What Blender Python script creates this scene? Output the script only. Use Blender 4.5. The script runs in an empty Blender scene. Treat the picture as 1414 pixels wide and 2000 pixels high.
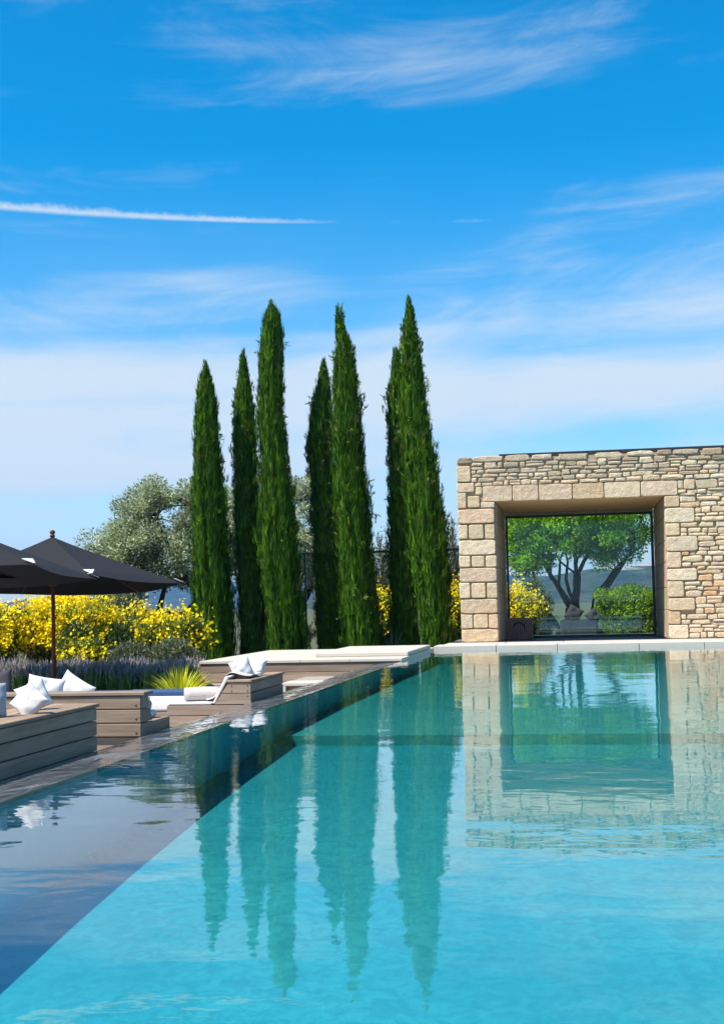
import bpy, bmesh, math, random
import numpy as np
from mathutils import Vector, Matrix, Euler

rad = math.radians
SC = bpy.context.scene
COL = SC.collection

# ------------------------------------------------------------------ camera
CAM_POS = Vector((0.0, 0.0, 0.85))
YAW, PITCH, ROLL = rad(9.25), rad(2.7), 0.0225
cam = bpy.data.cameras.new('camera')
cam.sensor_fit = 'VERTICAL'
cam.sensor_height = 36.0
cam.sensor_width = 36.0 * 723 / 1024
cam.lens = 45.0
cam.shift_y = 66.0 / 2000.0
cam.clip_start, cam.clip_end = 0.05, 12000.0
cam_o = bpy.data.objects.new('camera', cam)
COL.objects.link(cam_o)
F = Vector((-math.sin(YAW) * math.cos(PITCH), math.cos(YAW) * math.cos(PITCH), math.sin(PITCH)))
R0 = Vector((math.cos(YAW), math.sin(YAW), 0))
U0 = R0.cross(F)
Rv = R0 * math.cos(ROLL) - U0 * math.sin(ROLL)
Uv = R0 * math.sin(ROLL) + U0 * math.cos(ROLL)
m3 = Matrix((Rv, Uv, -F)).transposed()
cam_o.matrix_world = Matrix.Translation(CAM_POS) @ m3.to_4x4()
SC.camera = cam_o

# ------------------------------------------------------------------ light
SUN_AZ, SUN_EL = rad(50), rad(56)       # from behind the camera, over the left shoulder
S = Vector((-math.sin(SUN_AZ) * math.cos(SUN_EL), -math.cos(SUN_AZ) * math.cos(SUN_EL), math.sin(SUN_EL)))
sun = bpy.data.lights.new('sun', 'SUN')
sun.energy = 5.0
sun.angle = rad(0.55)
sun.color = (1.0, 0.92, 0.80)
sun_o = bpy.data.objects.new('sun', sun)
sun_o.rotation_euler = S.to_track_quat('Z', 'Y').to_euler()
COL.objects.link(sun_o)

SC.view_settings.view_transform = 'Standard'
SC.view_settings.look = 'None'
SC.view_settings.exposure = 0.80
SC.view_settings.gamma = 1.0
SC.view_settings.use_curve_mapping = False
SC.render.engine = 'CYCLES'
SC.cycles.use_denoising = True
try:
    SC.cycles.denoiser = 'OPENIMAGEDENOISE'
except Exception:
    pass
SC.cycles.max_bounces = 8
SC.cycles.diffuse_bounces = 3
SC.cycles.glossy_bounces = 4
SC.cycles.transmission_bounces = 4
SC.cycles.transparent_max_bounces = 16
SC.cycles.volume_bounces = 0
SC.cycles.sample_clamp_indirect = 6.0
SC.cycles.use_adaptive_sampling = True
SC.cycles.adaptive_threshold = 0.02
SC.cycles.caustics_reflective = False
SC.cycles.caustics_refractive = False

# ------------------------------------------------------------------ node helpers
class NT:
    def __init__(self, tree):
        self.t = tree
        tree.nodes.clear()
    def n(self, kind, **kw):
        nd = self.t.nodes.new(kind)
        for k, v in kw.items():
            if k.startswith('i_'):
                key = k[2:]
                key = int(key) if key.isdigit() else key.replace('_', ' ')
                self.set(nd.inputs[key], v)
            else:
                setattr(nd, k, v)
        return nd
    def set(self, sock, v):
        if isinstance(v, bpy.types.NodeSocket):
            self.t.links.new(v, sock)
        elif isinstance(v, bpy.types.Node):
            self.t.links.new(v.outputs[0], sock)
        else:
            sock.default_value = v
    def math(self, op, a, b=None, c=None, clamp=False):
        nd = self.t.nodes.new('ShaderNodeMath')
        nd.operation = op
        nd.use_clamp = clamp
        self.set(nd.inputs[0], a)
        if b is not None: self.set(nd.inputs[1], b)
        if c is not None: self.set(nd.inputs[2], c)
        return nd.outputs[0]
    def ramp(self, fac, stops, interp='LINEAR'):
        nd = self.t.nodes.new('ShaderNodeValToRGB')
        cr = nd.color_ramp
        cr.interpolation = interp
        while len(cr.elements) < len(stops): cr.elements.new(0.5)
        for e, (p, c) in zip(cr.elements, stops):
            e.position = p
            e.color = (c, c, c, 1) if isinstance(c, (int, float)) else (*c, 1)
        self.set(nd.inputs[0], fac)
        return nd.outputs[0]
    def mix(self, fac, a, b, blend='MIX'):
        nd = self.t.nodes.new('ShaderNodeMix')
        nd.data_type = 'RGBA'
        nd.blend_type = blend
        self.set(nd.inputs[0], fac)
        for s, v in ((nd.inputs[6], a), (nd.inputs[7], b)):
            self.set(s, (*v, 1) if isinstance(v, tuple) and len(v) == 3 else v)
        return nd.outputs[2]
    def noise(self, vec, scale, detail=4, rough=0.55, dist=0.0):
        nd = self.t.nodes.new('ShaderNodeTexNoise')
        if vec is not None: self.set(nd.inputs['Vector'], vec)
        nd.inputs['Scale'].default_value = scale
        nd.inputs['Detail'].default_value = detail
        nd.inputs['Roughness'].default_value = rough
        nd.inputs['Distortion'].default_value = dist
        return nd.outputs[0]
    def mapping(self, vec, scale=(1, 1, 1), loc=(0, 0, 0), rot=(0, 0, 0)):
        nd = self.t.nodes.new('ShaderNodeMapping')
        self.set(nd.inputs[0], vec)
        nd.inputs['Location'].default_value = loc
        nd.inputs['Rotation'].default_value = rot
        nd.inputs['Scale'].default_value = scale
        return nd.outputs[0]
    def bump(self, h, strength=0.3, dist=0.02):
        nd = self.t.nodes.new('ShaderNodeBump')
        nd.inputs['Strength'].default_value = strength
        nd.inputs['Distance'].default_value = dist
        self.set(nd.inputs['Height'], h)
        return nd.outputs[0]
    def coord(self, which='Object'):
        return self.t.nodes.new('ShaderNodeTexCoord').outputs[which]

# ------------------------------------------------------------------ sky
world = bpy.data.worlds.new('World')
SC.world = world
world.use_nodes = True
w = NT(world.node_tree)
sky = w.n('ShaderNodeTexSky', sky_type='NISHITA', sun_disc=False, sun_elevation=SUN_EL,
          sun_rotation=rad(180) + SUN_AZ, altitude=300.0, air_density=1.0, dust_density=0.35, ozone_density=3.2)
hs = w.n('ShaderNodeHueSaturation', i_Hue=0.489, i_Saturation=1.60, i_Value=1.16, i_Color=sky.outputs[0])
d = w.coord('Generated')
sep = w.n('ShaderNodeSeparateXYZ', i_0=d)
az = w.math('ARCTAN2', sep.outputs[0], sep.outputs[1])
el = w.math('ARCSINE', sep.outputs[2])
el2 = w.math('MULTIPLY_ADD', az, -0.045, el)
vec = w.n('ShaderNodeCombineXYZ', i_0=w.math('MULTIPLY', az, 5.0), i_1=w.math('MULTIPLY', el2, 21.0), i_2=3.7)
n_wisp = w.noise(vec.outputs[0], 1.0, 9, 0.64, 0.9)
vecb = w.n('ShaderNodeCombineXYZ', i_0=w.math('MULTIPLY', az, 1.6), i_1=w.math('MULTIPLY', el2, 34.0), i_2=9.1)
n_band = w.noise(vecb.outputs[0], 1.0, 5, 0.5, 0.2)
vecl = w.n('ShaderNodeCombineXYZ', i_0=w.math('MULTIPLY', az, 4.0), i_1=w.math('MULTIPLY', el, 8.0), i_2=2.45)
n_low = w.noise(vecl.outputs[0], 1.0, 2, 0.5)
nn = w.math('ADD', w.math('MULTIPLY', n_wisp, 0.42), w.math('MULTIPLY', n_band, 0.38))
nn = w.math('MULTIPLY_ADD', n_low, 0.36, nn)
bias = w.ramp(w.math('MULTIPLY', el, 2.0, clamp=True),
              [(0.0, 0.52), (0.10, 0.50), (0.20, 0.50), (0.25, 0.46), (0.29, 0.78), (0.35, 0.98), (0.40, 0.50),
               (0.50, 0.24), (0.60, 0.16), (0.72, 0.16), (0.84, 0.18), (1.0, 0.16)])
cl = w.math('ADD', nn, w.math('MULTIPLY', w.math('SUBTRACT', bias, 0.5), 0.55))
def patch(a0, e0, sa, se, amp):
    global cl
    da = w.math('DIVIDE', w.math('SUBTRACT', az, a0), sa); de = w.math('DIVIDE', w.math('SUBTRACT', el, e0), se)
    q = w.math('ADD', w.math('MULTIPLY', da, da), w.math('MULTIPLY', de, de))
    cl = w.math('MULTIPLY_ADD', w.math('POWER', 2.718, w.math('MULTIPLY', q, -1.0)), amp, cl)
for p_ in ((-0.02, 0.405, 0.20, 0.05, 0.13), (0.12, 0.31, 0.14, 0.04, 0.10), (-0.29, 0.248, 0.09, 0.012, 0.12), (0.04, 0.25, 0.18, 0.03, 0.12), (-0.38, 0.115, 0.22, 0.030, 0.30),
           (-0.95, 0.38, 0.3, 0.07, 0.17), (0.75, 0.36, 0.3, 0.06, 0.24), (1.6, 0.30, 0.4, 0.06, 0.24), (-1.9, 0.32, 0.4, 0.06, 0.24), (2.7, 0.36, 0.4, 0.07, 0.24), (-2.8, 0.26, 0.3, 0.05, 0.24)):
    patch(*p_)
dens = w.n('ShaderNodeMapRange', interpolation_type='SMOOTHSTEP', i_0=cl, i_1=0.44, i_2=0.82, i_3=0.0, i_4=0.86).outputs[0]
veil = w.n('ShaderNodeMapRange', interpolation_type='SMOOTHSTEP', i_0=el, i_1=0.14, i_2=0.36, i_3=0.22, i_4=0.0).outputs[0]
veil = w.math('MULTIPLY', veil, w.math('MULTIPLY_ADD', n_low, 1.2, 0.4))
dens = w.math('MULTIPLY_ADD', w.math('SUBTRACT', 1.0, dens), veil, dens)
# contrail: a long thin line of ice cloud across the left of the view
ce = w.math('MULTIPLY_ADD', w.math('ADD', az, 0.435), -0.024, 0.3012)
nz = w.noise(w.n('ShaderNodeCombineXYZ', i_0=w.math('MULTIPLY', az, 95.0), i_1=w.math('MULTIPLY', el, 90.0), i_2=0.0).outputs[0], 1.0, 6, 0.75)
ng = w.noise(w.n('ShaderNodeCombineXYZ', i_0=w.math('MULTIPLY', az, 22.0), i_1=0.0, i_2=4.0).outputs[0], 1.0, 2, 0.5)
off = w.math('SUBTRACT', el, ce)
wid = w.n('ShaderNodeMapRange', i_0=az, i_1=-0.46, i_2=-0.19, i_3=0.0024, i_4=0.0012).outputs[0]
wid = w.math('MULTIPLY', wid, w.math('MULTIPLY_ADD', w.math('GREATER_THAN', off, 0.0), w.math('MULTIPLY_ADD', nz, 4.4, -1.7), 1.0))
g = w.math('DIVIDE', off, w.math('MAXIMUM', wid, 0.0006))
g = w.math('POWER', 2.718, w.math('MULTIPLY', w.math('MULTIPLY', g, g), -1.0))
fade = w.n('ShaderNodeMapRange', i_0=az, i_1=-0.25, i_2=-0.165, i_3=0.70, i_4=0.0).outputs[0]
tail = w.n('ShaderNodeMapRange', i_0=az, i_1=-0.10, i_2=0.06, i_3=1.0, i_4=0.0).outputs[0]
tailn = w.math('MULTIPLY', w.ramp(ng, [(0.42, 0.0), (0.68, 1.0)]), w.math('MULTIPLY', tail, 0.20))
fade = w.math('MAXIMUM', fade, tailn)
fade = w.math('MULTIPLY', fade, w.math('GREATER_THAN', 0.06, az))
trail = w.math('MULTIPLY', w.math('MULTIPLY', g, fade), w.math('MULTIPLY_ADD', nz, 0.9, 0.5))
dens = w.math('MAXIMUM', dens, w.math('MINIMUM', trail, 0.85))
hor = w.n('ShaderNodeMapRange', i_0=el, i_1=-0.02, i_2=0.02, i_3=0.0, i_4=1.0).outputs[0]
dens = w.math('MULTIPLY', dens, hor)
skyc = w.mix(dens, hs.outputs[0], (4.75, 5.2, 5.35))
bg = w.n('ShaderNodeBackground', i_Color=skyc, i_Strength=0.10)
out = w.n('ShaderNodeOutputWorld', i_Surface=bg)

# ------------------------------------------------------------------ materials
def new_mat(name):
    m = bpy.data.materials.new(name)
    m.use_nodes = True
    return m, NT(m.node_tree)
def finish(t, surf=None, vol=None, disp=None):
    o = t.n('ShaderNodeOutputMaterial')
    if surf is not None: t.set(o.inputs['Surface'], surf)
    if vol is not None: t.set(o.inputs['Volume'], vol)
def plain(name, col, rough=0.6, metal=0.0, spec=0.4, var=0.12, nscale=6.0, bump=0.0, bscale=60.0):
    m, t = new_mat(name)
    co = t.coord('Object')
    n = t.noise(co, nscale, 5, 0.6)
    c = t.mix(n, tuple(x * (1 - var) for x in col), tuple(min(1, x * (1 + var)) for x in col))
    p = t.n('ShaderNodeBsdfPrincipled', i_Base_Color=c, i_Roughness=rough, i_Metallic=metal)
    p.inputs['Specular IOR Level'].default_value = spec
    if bump:
        t.set(p.inputs['Normal'], t.bump(t.noise(co, bscale, 4, 0.6), bump, 0.01))
    finish(t, p.outputs[0])
    return m

def stone_material(name, attr=True, scale=1.0):
    m, t = new_mat(name)
    co = t.n('ShaderNodeNewGeometry').outputs['Position']
    base = t.n('ShaderNodeAttribute', attribute_name='tint').outputs['Color']
    n1 = t.noise(co, 9 * scale, 6, 0.62)
    n2 = t.noise(co, 2.3 * scale, 4, 0.6)
    n3 = t.noise(co, 45 * scale, 4, 0.7)
    c = t.mix(t.ramp(n1, [(0.36, 0.0), (0.62, 1.0)]), t.mix(0.30, base, (0.30, 0.20, 0.11)), base)
    c = t.mix(t.math('MULTIPLY', t.ramp(n2, [(0.45, 0.0), (0.7, 1.0)]), 0.28), c, (0.54, 0.47, 0.37))
    c = t.mix(t.math('MULTIPLY', t.ramp(n3, [(0.56, 0.0), (0.72, 1.0)]), 0.25), c, (0.16, 0.11, 0.07))
    p = t.n('ShaderNodeBsdfPrincipled', i_Base_Color=c, i_Roughness=0.9)
    p.inputs['Specular IOR Level'].default_value = 0.15
    h = t.math('ADD', t.math('MULTIPLY', n1, 0.8), t.math('MULTIPLY', n3, 0.35))
    t.set(p.inputs['Normal'], t.bump(h, 1.0, 0.05))
    finish(t, p.outputs[0])
    return m

def wood_material(name, axis, c1, c2, rough=0.75):
    m, t = new_mat(name)
    co = t.coord('Object')
    info = t.n('ShaderNodeObjectInfo')
    rnd = info.outputs['Random']
    sc = [26.0, 26.0, 26.0]
    sc[axis] = 1.1
    addv = t.n('ShaderNodeVectorMath', operation='ADD', i_0=co)
    t.set(addv.inputs[1], t.n('ShaderNodeCombineXYZ', i_0=t.math('MULTIPLY', rnd, 37.0), i_1=t.math('MULTIPLY', rnd, 51.0), i_2=t.math('MULTIPLY', rnd, 23.0)).outputs[0])
    v = t.mapping(addv.outputs[0], tuple(sc))
    g = t.noise(v, 1.6, 7, 0.65, 0.5)
    sc2 = [3.0, 3.0, 3.0]; sc2[axis] = 0.7
    blot = t.noise(t.mapping(addv.outputs[0], tuple(sc2)), 1.6, 4, 0.6)
    c = t.mix(t.ramp(g, [(0.28, 0.0), (0.72, 1.0)]), c1, c2)
    c = t.mix(t.math('MULTIPLY', t.ramp(blot, [(0.4, 0.0), (0.75, 1.0)]), 0.5), c, tuple(x * 0.55 for x in c1))
    hsn = t.n('ShaderNodeHueSaturation', i_Color=c, i_Value=t.math('MULTIPLY_ADD', rnd, 0.35, 0.84))
    p = t.n('ShaderNodeBsdfPrincipled', i_Base_Color=hsn.outputs[0], i_Roughness=rough)
    p.inputs['Specular IOR Level'].default_value = 0.25
    t.set(p.inputs['Normal'], t.bump(g, 0.35, 0.006))
    finish(t, p.outputs[0])
    return m

def leaf_material(name, rough=0.55, trans=0.3, spec=0.25, tmul=(1.3, 1.25, 0.5)):
    m, t = new_mat(name)
    base = t.n('ShaderNodeAttribute', attribute_name='tint').outputs['Color']
    p = t.n('ShaderNodeBsdfPrincipled', i_Base_Color=base, i_Roughness=rough)
    p.inputs['Specular IOR Level'].default_value = spec
    tc = t.mix(1.0, base, tmul, 'MULTIPLY')
    tr = t.n('ShaderNodeBsdfTranslucent', i_Color=tc)
    mx = t.n('ShaderNodeMixShader', i_0=trans)
    t.set(mx.inputs[1], p.outputs[0]); t.set(mx.inputs[2], tr.outputs[0])
    finish(t, mx.outputs[0])
    return m

def glass_material(name, tint=(0.93, 0.97, 0.96), refl=1.0, ior=1.5):
    m, t = new_mat(name)
    fr = t.n('ShaderNodeFresnel', i_IOR=ior)
    tr = t.n('ShaderNodeBsdfTransparent', i_Color=(*tint, 1))
    gl = t.n('ShaderNodeBsdfGlossy', i_Color=(1, 1, 1, 1), i_Roughness=0.0)
    mx = t.n('ShaderNodeMixShader', i_0=t.math('MULTIPLY', fr.outputs[0], refl))
    t.set(mx.inputs[1], tr.outputs[0]); t.set(mx.inputs[2], gl.outputs[0])
    finish(t, mx.outputs[0])
    return m

M = {}
M['stone'] = stone_material('limestone_rubble')
M['mortar'] = plain('earth_mortar', (0.36, 0.27, 0.17), 0.95, var=0.3, nscale=14, bump=0.5)
M['coping'] = plain('pale_stone_paving', (0.47, 0.43, 0.39), 0.8, var=0.16, nscale=5, bump=0.25)
M['white_stone'] = plain('white_stone_slab', (0.50, 0.45, 0.385), 0.8, var=0.1, nscale=4, bump=0.15)
M['wood_x'] = wood_material('weathered_wood_x', 0, (0.205, 0.145, 0.102), (0.36, 0.28, 0.215))
M['wood_y'] = wood_material('weathered_wood_y', 1, (0.235, 0.155, 0.10), (0.40, 0.29, 0.205))  # redder copy: warmth added against blue skylight on the shaded board sides
M['wood_core'] = plain('dark_wood_core', (0.03, 0.022, 0.016), 0.9)
M['dark_metal'] = plain('black_metal', (0.018, 0.018, 0.02), 0.45, 0.0, 0.5)
M['soffit'] = plain('bounce_lit_soffit', (0.60, 0.38, 0.18), 0.9, var=0.12, nscale=3, bump=0.2)  # orange bounced light under the lintel is put into the soffit colour
M['plinth'] = plain('grey_stone_plinth', (0.33, 0.28, 0.24), 0.85, var=0.2, nscale=6, bump=0.3)
M['header'] = plain('painted_header', (0.30, 0.27, 0.18), 0.7)
M['white_cloth'] = plain('white_cotton', (0.60, 0.59, 0.58), 0.9, spec=0.15, var=0.03, nscale=9, bump=0.15, bscale=140)
M['towel'] = plain('white_towelling', (0.58, 0.53, 0.50), 0.95, spec=0.1, var=0.05, nscale=30, bump=0.6, bscale=220)
M['grey_cloth'] = plain('grey_cotton', (0.36, 0.37, 0.40), 0.9, spec=0.15, var=0.05)
M['navy_cloth'] = plain('navy_canvas', (0.035, 0.075, 0.17), 0.85, spec=0.2, var=0.15)
M['canopy'] = plain('black_canvas', (0.017, 0.017, 0.020), 0.85, spec=0.25, var=0.15, nscale=20, bump=0.1, bscale=200)
M['pole_wood'] = wood_material('red_hardwood', 2, (0.10, 0.028, 0.014), (0.19, 0.06, 0.03), 0.45)
M['bark'] = plain('dark_bark', (0.026, 0.020, 0.016), 0.95, var=0.4, nscale=12, bump=0.7, bscale=30)
M['bark_pale'] = plain('brown_bark', (0.09, 0.068, 0.05), 0.95, var=0.4, nscale=12, bump=0.7, bscale=30)
M['leaf'] = leaf_material('foliage')
M['bright_leaf'] = leaf_material('bright_foliage', 0.5, 0.5, 0.25, (1.5, 1.4, 0.5))
M['cyp'] = leaf_material('cypress_foliage', 0.6, 0.16, 0.15)
M['olive'] = leaf_material('olive_foliage', 0.45, 0.35, 0.35, (1.1, 1.15, 0.7))
M['petal'] = leaf_material('yellow_blossom', 0.6, 0.35, 0.1, (1.1, 1.0, 0.3))
M['glass'] = glass_material('clear_glass', (0.97, 0.985, 0.98), 0.35)
M['tinted'] = glass_material('tinted_glass', (0.90, 0.97, 0.97), 0.2)
M['pale_glass'] = glass_material('pale_glass', (0.80, 0.90, 0.88), 1.3)
M['charcoal_and_shade_cloth'] = plain('charcoal_and_shade_canvas', (0.055, 0.05, 0.06), 0.9, spec=0.15, var=0.1)  # on the garden sofa and its cushions this dark tone stands in for shade
M['basket'] = plain('woven_basket', (0.30, 0.20, 0.14), 0.8, var=0.3, nscale=30)
M['skylit_slate'] = plain('skylit_blue_slate', (0.16, 0.58, 0.92), 0.6, var=0.25, nscale=3)  # strong blue puts skylight on the shaded strip of water into the wall colour
M['grey_floor'] = plain('grey_passage_floor', (0.16, 0.15, 0.15), 0.7, var=0.15)

# ------------------------------------------------------------------ mesh helpers
def tag(o, label=None, cat=None, group=None, kind=None):
    if label: o['label'] = label
    if cat: o['category'] = cat
    if group: o['group'] = group
    if kind: o['kind'] = kind
    return o
def empty(name, loc, label, cat, group=None):
    o = bpy.data.objects.new(name, None)
    o.location = loc
    o.empty_display_size = 0.2
    COL.objects.link(o)
    return tag(o, label, cat, group)
def world_loc(o):
    v = Vector(o.location)
    while o.parent is not None:
        o = o.parent
        v = v + Vector(o.location)
    return v
def link(name, me, mat, parent=None, loc=(0, 0, 0), rot=None):
    """loc is a world position; parents are never rotated."""
    o = bpy.data.objects.new(name, me)
    if mat is not None and len(me.materials) == 0: me.materials.append(mat)
    COL.objects.link(o)
    l = Vector(loc)
    if parent is not None:
        o.parent = parent
        l = l - world_loc(parent)
    o.location = l
    if rot: o.rotation_euler = rot
    return o
def pymesh(name, v, f, smooth=False):
    me = bpy.data.meshes.new(name)
    me.from_pydata([tuple(map(float, p)) for p in v], [], [tuple(map(int, q)) for q in f])
    if smooth: me.polygons.foreach_set('use_smooth', [True] * len(me.polygons))
    me.update()
    return me
def box_mesh(name, sx, sy, sz, bev=0.004):
    bm = bmesh.new()
    bmesh.ops.create_cube(bm, size=1.0)
    bmesh.ops.scale(bm, vec=(sx, sy, sz), verts=bm.verts)
    if bev: bmesh.ops.bevel(bm, geom=list(bm.edges), offset=min(bev, 0.3 * min(sx, sy, sz)), segments=1, affect='EDGES')
    me = bpy.data.meshes.new(name)
    bm.to_mesh(me); bm.free()
    return me
def box(name, x0, x1, y0, y1, z0, z1, mat, parent=None, bev=0.004):
    return link(name, box_mesh(name, x1 - x0, y1 - y0, z1 - z0, bev), mat, parent, ((x0 + x1) / 2, (y0 + y1) / 2, (z0 + z1) / 2))
def prism(name, poly, axis, a, b, mat, parent=None, bev=0.0):
    """poly: 2-D outline in the plane across `axis`, pushed from a to b along it."""
    cx = sum(p[0] for p in poly) / len(poly); cy = sum(p[1] for p in poly) / len(poly); cm = (a + b) / 2
    def P(u, v, t):
        u -= cx; v -= cy; t -= cm
        return {0: (t, u, v), 1: (u, t, v), 2: (u, v, t)}[axis]
    n = len(poly)
    v = [P(p[0], p[1], a) for p in poly] + [P(p[0], p[1], b) for p in poly]
    f = [tuple(range(n)), tuple(range(2 * n - 1, n - 1, -1))] + [(i, i + n, (i + 1) % n + n, (i + 1) % n) for i in range(n)]
    bm = bmesh.new()
    vs = [bm.verts.new(p) for p in v]
    for q in f: bm.faces.new([vs[i] for i in q])
    bmesh.ops.recalc_face_normals(bm, faces=bm.faces)
    if bev: bmesh.ops.bevel(bm, geom=list(bm.edges), offset=bev, segments=1, affect='EDGES')
    me = bpy.data.meshes.new(name); bm.to_mesh(me); bm.free()
    return link(name, me, mat, parent, {0: (cm, cx, cy), 1: (cx, cm, cy), 2: (cx, cy, cm)}[axis])
def tube_data(pts, radii, n=8, cap=True):
    pts = [Vector(p) for p in pts]
    v, f = [], []
    ref = Vector((0.31, 0.17, 0.93))
    for i, p in enumerate(pts):
        t = (pts[min(i + 1, len(pts) - 1)] - pts[max(i - 1, 0)])
        if t.length < 1e-6: t = Vector((0, 0, 1))
        t.normalize()
        a = t.cross(ref)
        if a.length < 0.05: a = t.cross(Vector((1, 0, 0)))
        a.normalize(); b = t.cross(a)
        for k in range(n):
            q = 2 * math.pi * k / n
            v.append(p + (a * math.cos(q) + b * math.sin(q)) * radii[i])
    for i in range(len(pts) - 1):
        for k in range(n):
            f.append((i * n + k, i * n + (k + 1) % n, (i + 1) * n + (k + 1) % n, (i + 1) * n + k))
    if cap:
        f.append(tuple(range(n - 1, -1, -1)))
        f.append(tuple((len(pts) - 1) * n + k for k in range(n)))
    return v, f
def tube(name, pts, radii, mat, parent=None, n=8, loc=(0, 0, 0)):
    v, f = tube_data(pts, radii, n)
    return link(name, pymesh(name, v, f, True), mat, parent, loc)
def join_tubes(name, tubes, mat, parent, loc, n=6):
    V, Fc = [], []
    for pts, radii in tubes:
        v, f = tube_data(pts, radii, n)
        o = len(V)
        V += v; Fc += [tuple(i + o for i in q) for q in f]
    return link(name, pymesh(name, V, Fc, True), mat, parent, loc)
def set_tint(me, cols):
    a = me.attributes.new('tint', 'FLOAT_COLOR', 'POINT')
    c = np.ones((len(me.vertices), 4), np.float32)
    c[:, :3] = cols
    a.data.foreach_set('color', c.ravel())
def unit(a):
    return a / np.maximum(np.linalg.norm(a, axis=1, keepdims=True), 1e-9)
def blades(name, C, D, N, L, W, cols, mat, parent, loc, fat=0.45):
    """one diamond-shaped leaf for each row: base C, direction D, facing N, length L, width W; coordinates are relative to loc"""
    C, D, N = np.asarray(C, float), unit(np.asarray(D, float)), np.asarray(N, float)
    n = len(C)
    L = np.broadcast_to(L, n)[:, None]; W = np.broadcast_to(W, n)[:, None]
    side = unit(np.cross(D, N))
    nrm = unit(np.cross(side, D))
    mid = C + D * L * fat + nrm * L * 0.06
    v = np.stack([C, mid + side * W * 0.5, C + D * L, mid - side * W * 0.5], 1).reshape(-1, 3)
    me = bpy.data.meshes.new(name)
    me.vertices.add(4 * n); me.loops.add(4 * n); me.polygons.add(n)
    me.vertices.foreach_set('co', v.astype(np.float32).ravel())
    me.loops.foreach_set('vertex_index', np.arange(4 * n, dtype=np.int32))
    me.polygons.foreach_set('loop_start', np.arange(0, 4 * n, 4, dtype=np.int32))
    me.update(calc_edges=True)
    set_tint(me, np.repeat(cols, 4, axis=0))
    return link(name, me, mat, parent, loc)
def rand_dirs(rng, n):
    return unit(rng.normal(size=(n, 3)))
def mixcol(rng, n, stops, jit=0.12):
    k = rng.integers(0, len(stops), n)
    c = np.array(stops)[k]
    return np.clip(c * (1 + jit * rng.normal(size=(n, 1))), 0.002, 1)

# ================================================================== the setting
PX0, PX1, PY0, PY1 = -2.58, 7.0, 1.0, 23.8      # pool
GZ = -0.5

# ground: one sheet with a hole for the pool
def ground_sheet():
    B = 4000.0
    xs = [-B, -400, -40, PX0 - 0.55, PX1 + 0.1, 40, 400, B]; ys = [-B, -400, -40, PY0 - 0.1, PY1 + 0.1, 60, 400, B]
    v = [(x, y, GZ) for y in ys for x in xs]
    f = []
    for j in range(7):
        for i in range(7):
            if i == 3 and j == 3: continue
            a = j * 8 + i
            f.append((a, a + 1, a + 9, a + 8))
    m, t = new_mat('dry_meadow_ground')
    co = t.n('ShaderNodeNewGeometry').outputs['Position']
    n1 = t.noise(co, 0.35, 6, 0.6); n2 = t.noise(co, 9.0, 5, 0.7)
    c = t.mix(t.ramp(n1, [(0.35, 0.0), (0.65, 1.0)]), (0.055, 0.075, 0.028), (0.11, 0.11, 0.05))
    c = t.mix(t.math('MULTIPLY', n2, 0.5), c, (0.07, 0.075, 0.03))
    p = t.n('ShaderNodeBsdfPrincipled', i_Base_Color=c, i_Roughness=0.95)
    t.set(p.inputs['Normal'], t.bump(n2, 0.6, 0.05))
    finish(t, p.outputs[0])
    return tag(link('ground', pymesh('ground', v, f), m), kind='structure')
ground_sheet()

# hills
def hills(name, x0, x1, y0, y1, prof, seed, mat, nx=160, ny=24):
    rng = random.Random(seed)
    ph = [(rng.uniform(0, 6.3), rng.uniform(0.7, 1.3)) for _ in range(9)]
    v, f = [], []
    for j in range(ny + 1):
        s = j / ny
        y = y0 + (y1 - y0) * s
        env = math.sin(min(1, s / 0.7) * math.pi / 2) if s < 0.7 else max(0.0, math.cos((s - 0.7) / 0.3 * math.pi / 2)) ** 0.6
        for i in range(nx + 1):
            x = x0 + (x1 - x0) * i / nx
            h = prof(x)
            fine = sum(math.sin(x * 0.004 * 1.7 ** k * q + p_ + y * 0.003 * 1.5 ** k) * 0.62 ** k for k, (p_, q) in enumerate(ph))
            v.append((x, y, GZ - 0.6 + (h + fine * h * 0.035) * env))
    for j in range(ny):
        for i in range(nx):
            a = j * (nx + 1) + i
            f.append((a, a + 1, a + nx + 2, a + nx + 1))
    return tag(link(name, pymesh(name, v, f, True), mat), kind='structure')
def hill_material(name, cliff):
    m, t = new_mat(name)
    co = t.n('ShaderNodeNewGeometry').outputs['Position']
    n1 = t.noise(co, 0.03, 8, 0.7); n2 = t.noise(co, 0.004, 5, 0.6)
    c = t.mix(t.ramp(n1, [(0.35, 0.0), (0.65, 1.0)]), (0.018, 0.03, 0.014), (0.07, 0.09, 0.04))
    c = t.mix(t.math('MULTIPLY', t.ramp(n2, [(0.55, 0.0), (0.68, 1.0)]), 0.5), c, (0.16, 0.15, 0.09))
    if cliff:   # bare limestone scars below the crest
        mp = t.mapping(co, (0.006, 0.004, 0.055))
        rock = t.noise(mp, 1.0, 5, 0.6, 0.3)
        sp = t.n('ShaderNodeSeparateXYZ', i_0=co)
        zone = t.ramp(t.math('MULTIPLY', sp.outputs[2], 0.01), [(0.26, 0.0), (0.33, 1.0), (0.42, 1.0), (0.48, 0.0)])
        c = t.mix(t.math('MULTIPLY', t.ramp(rock, [(0.50, 0.0), (0.56, 1.0)]), zone), c, (0.42, 0.37, 0.30))
    p = t.n('ShaderNodeBsdfPrincipled', i_Base_Color=c, i_Roughness=1.0)
    p.inputs['Specular IOR Level'].default_value = 0.0
    t.set(p.inputs['Normal'], t.bump(n1, 1.0, 4.0))
    finish(t, p.outputs[0])
    return m
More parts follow.
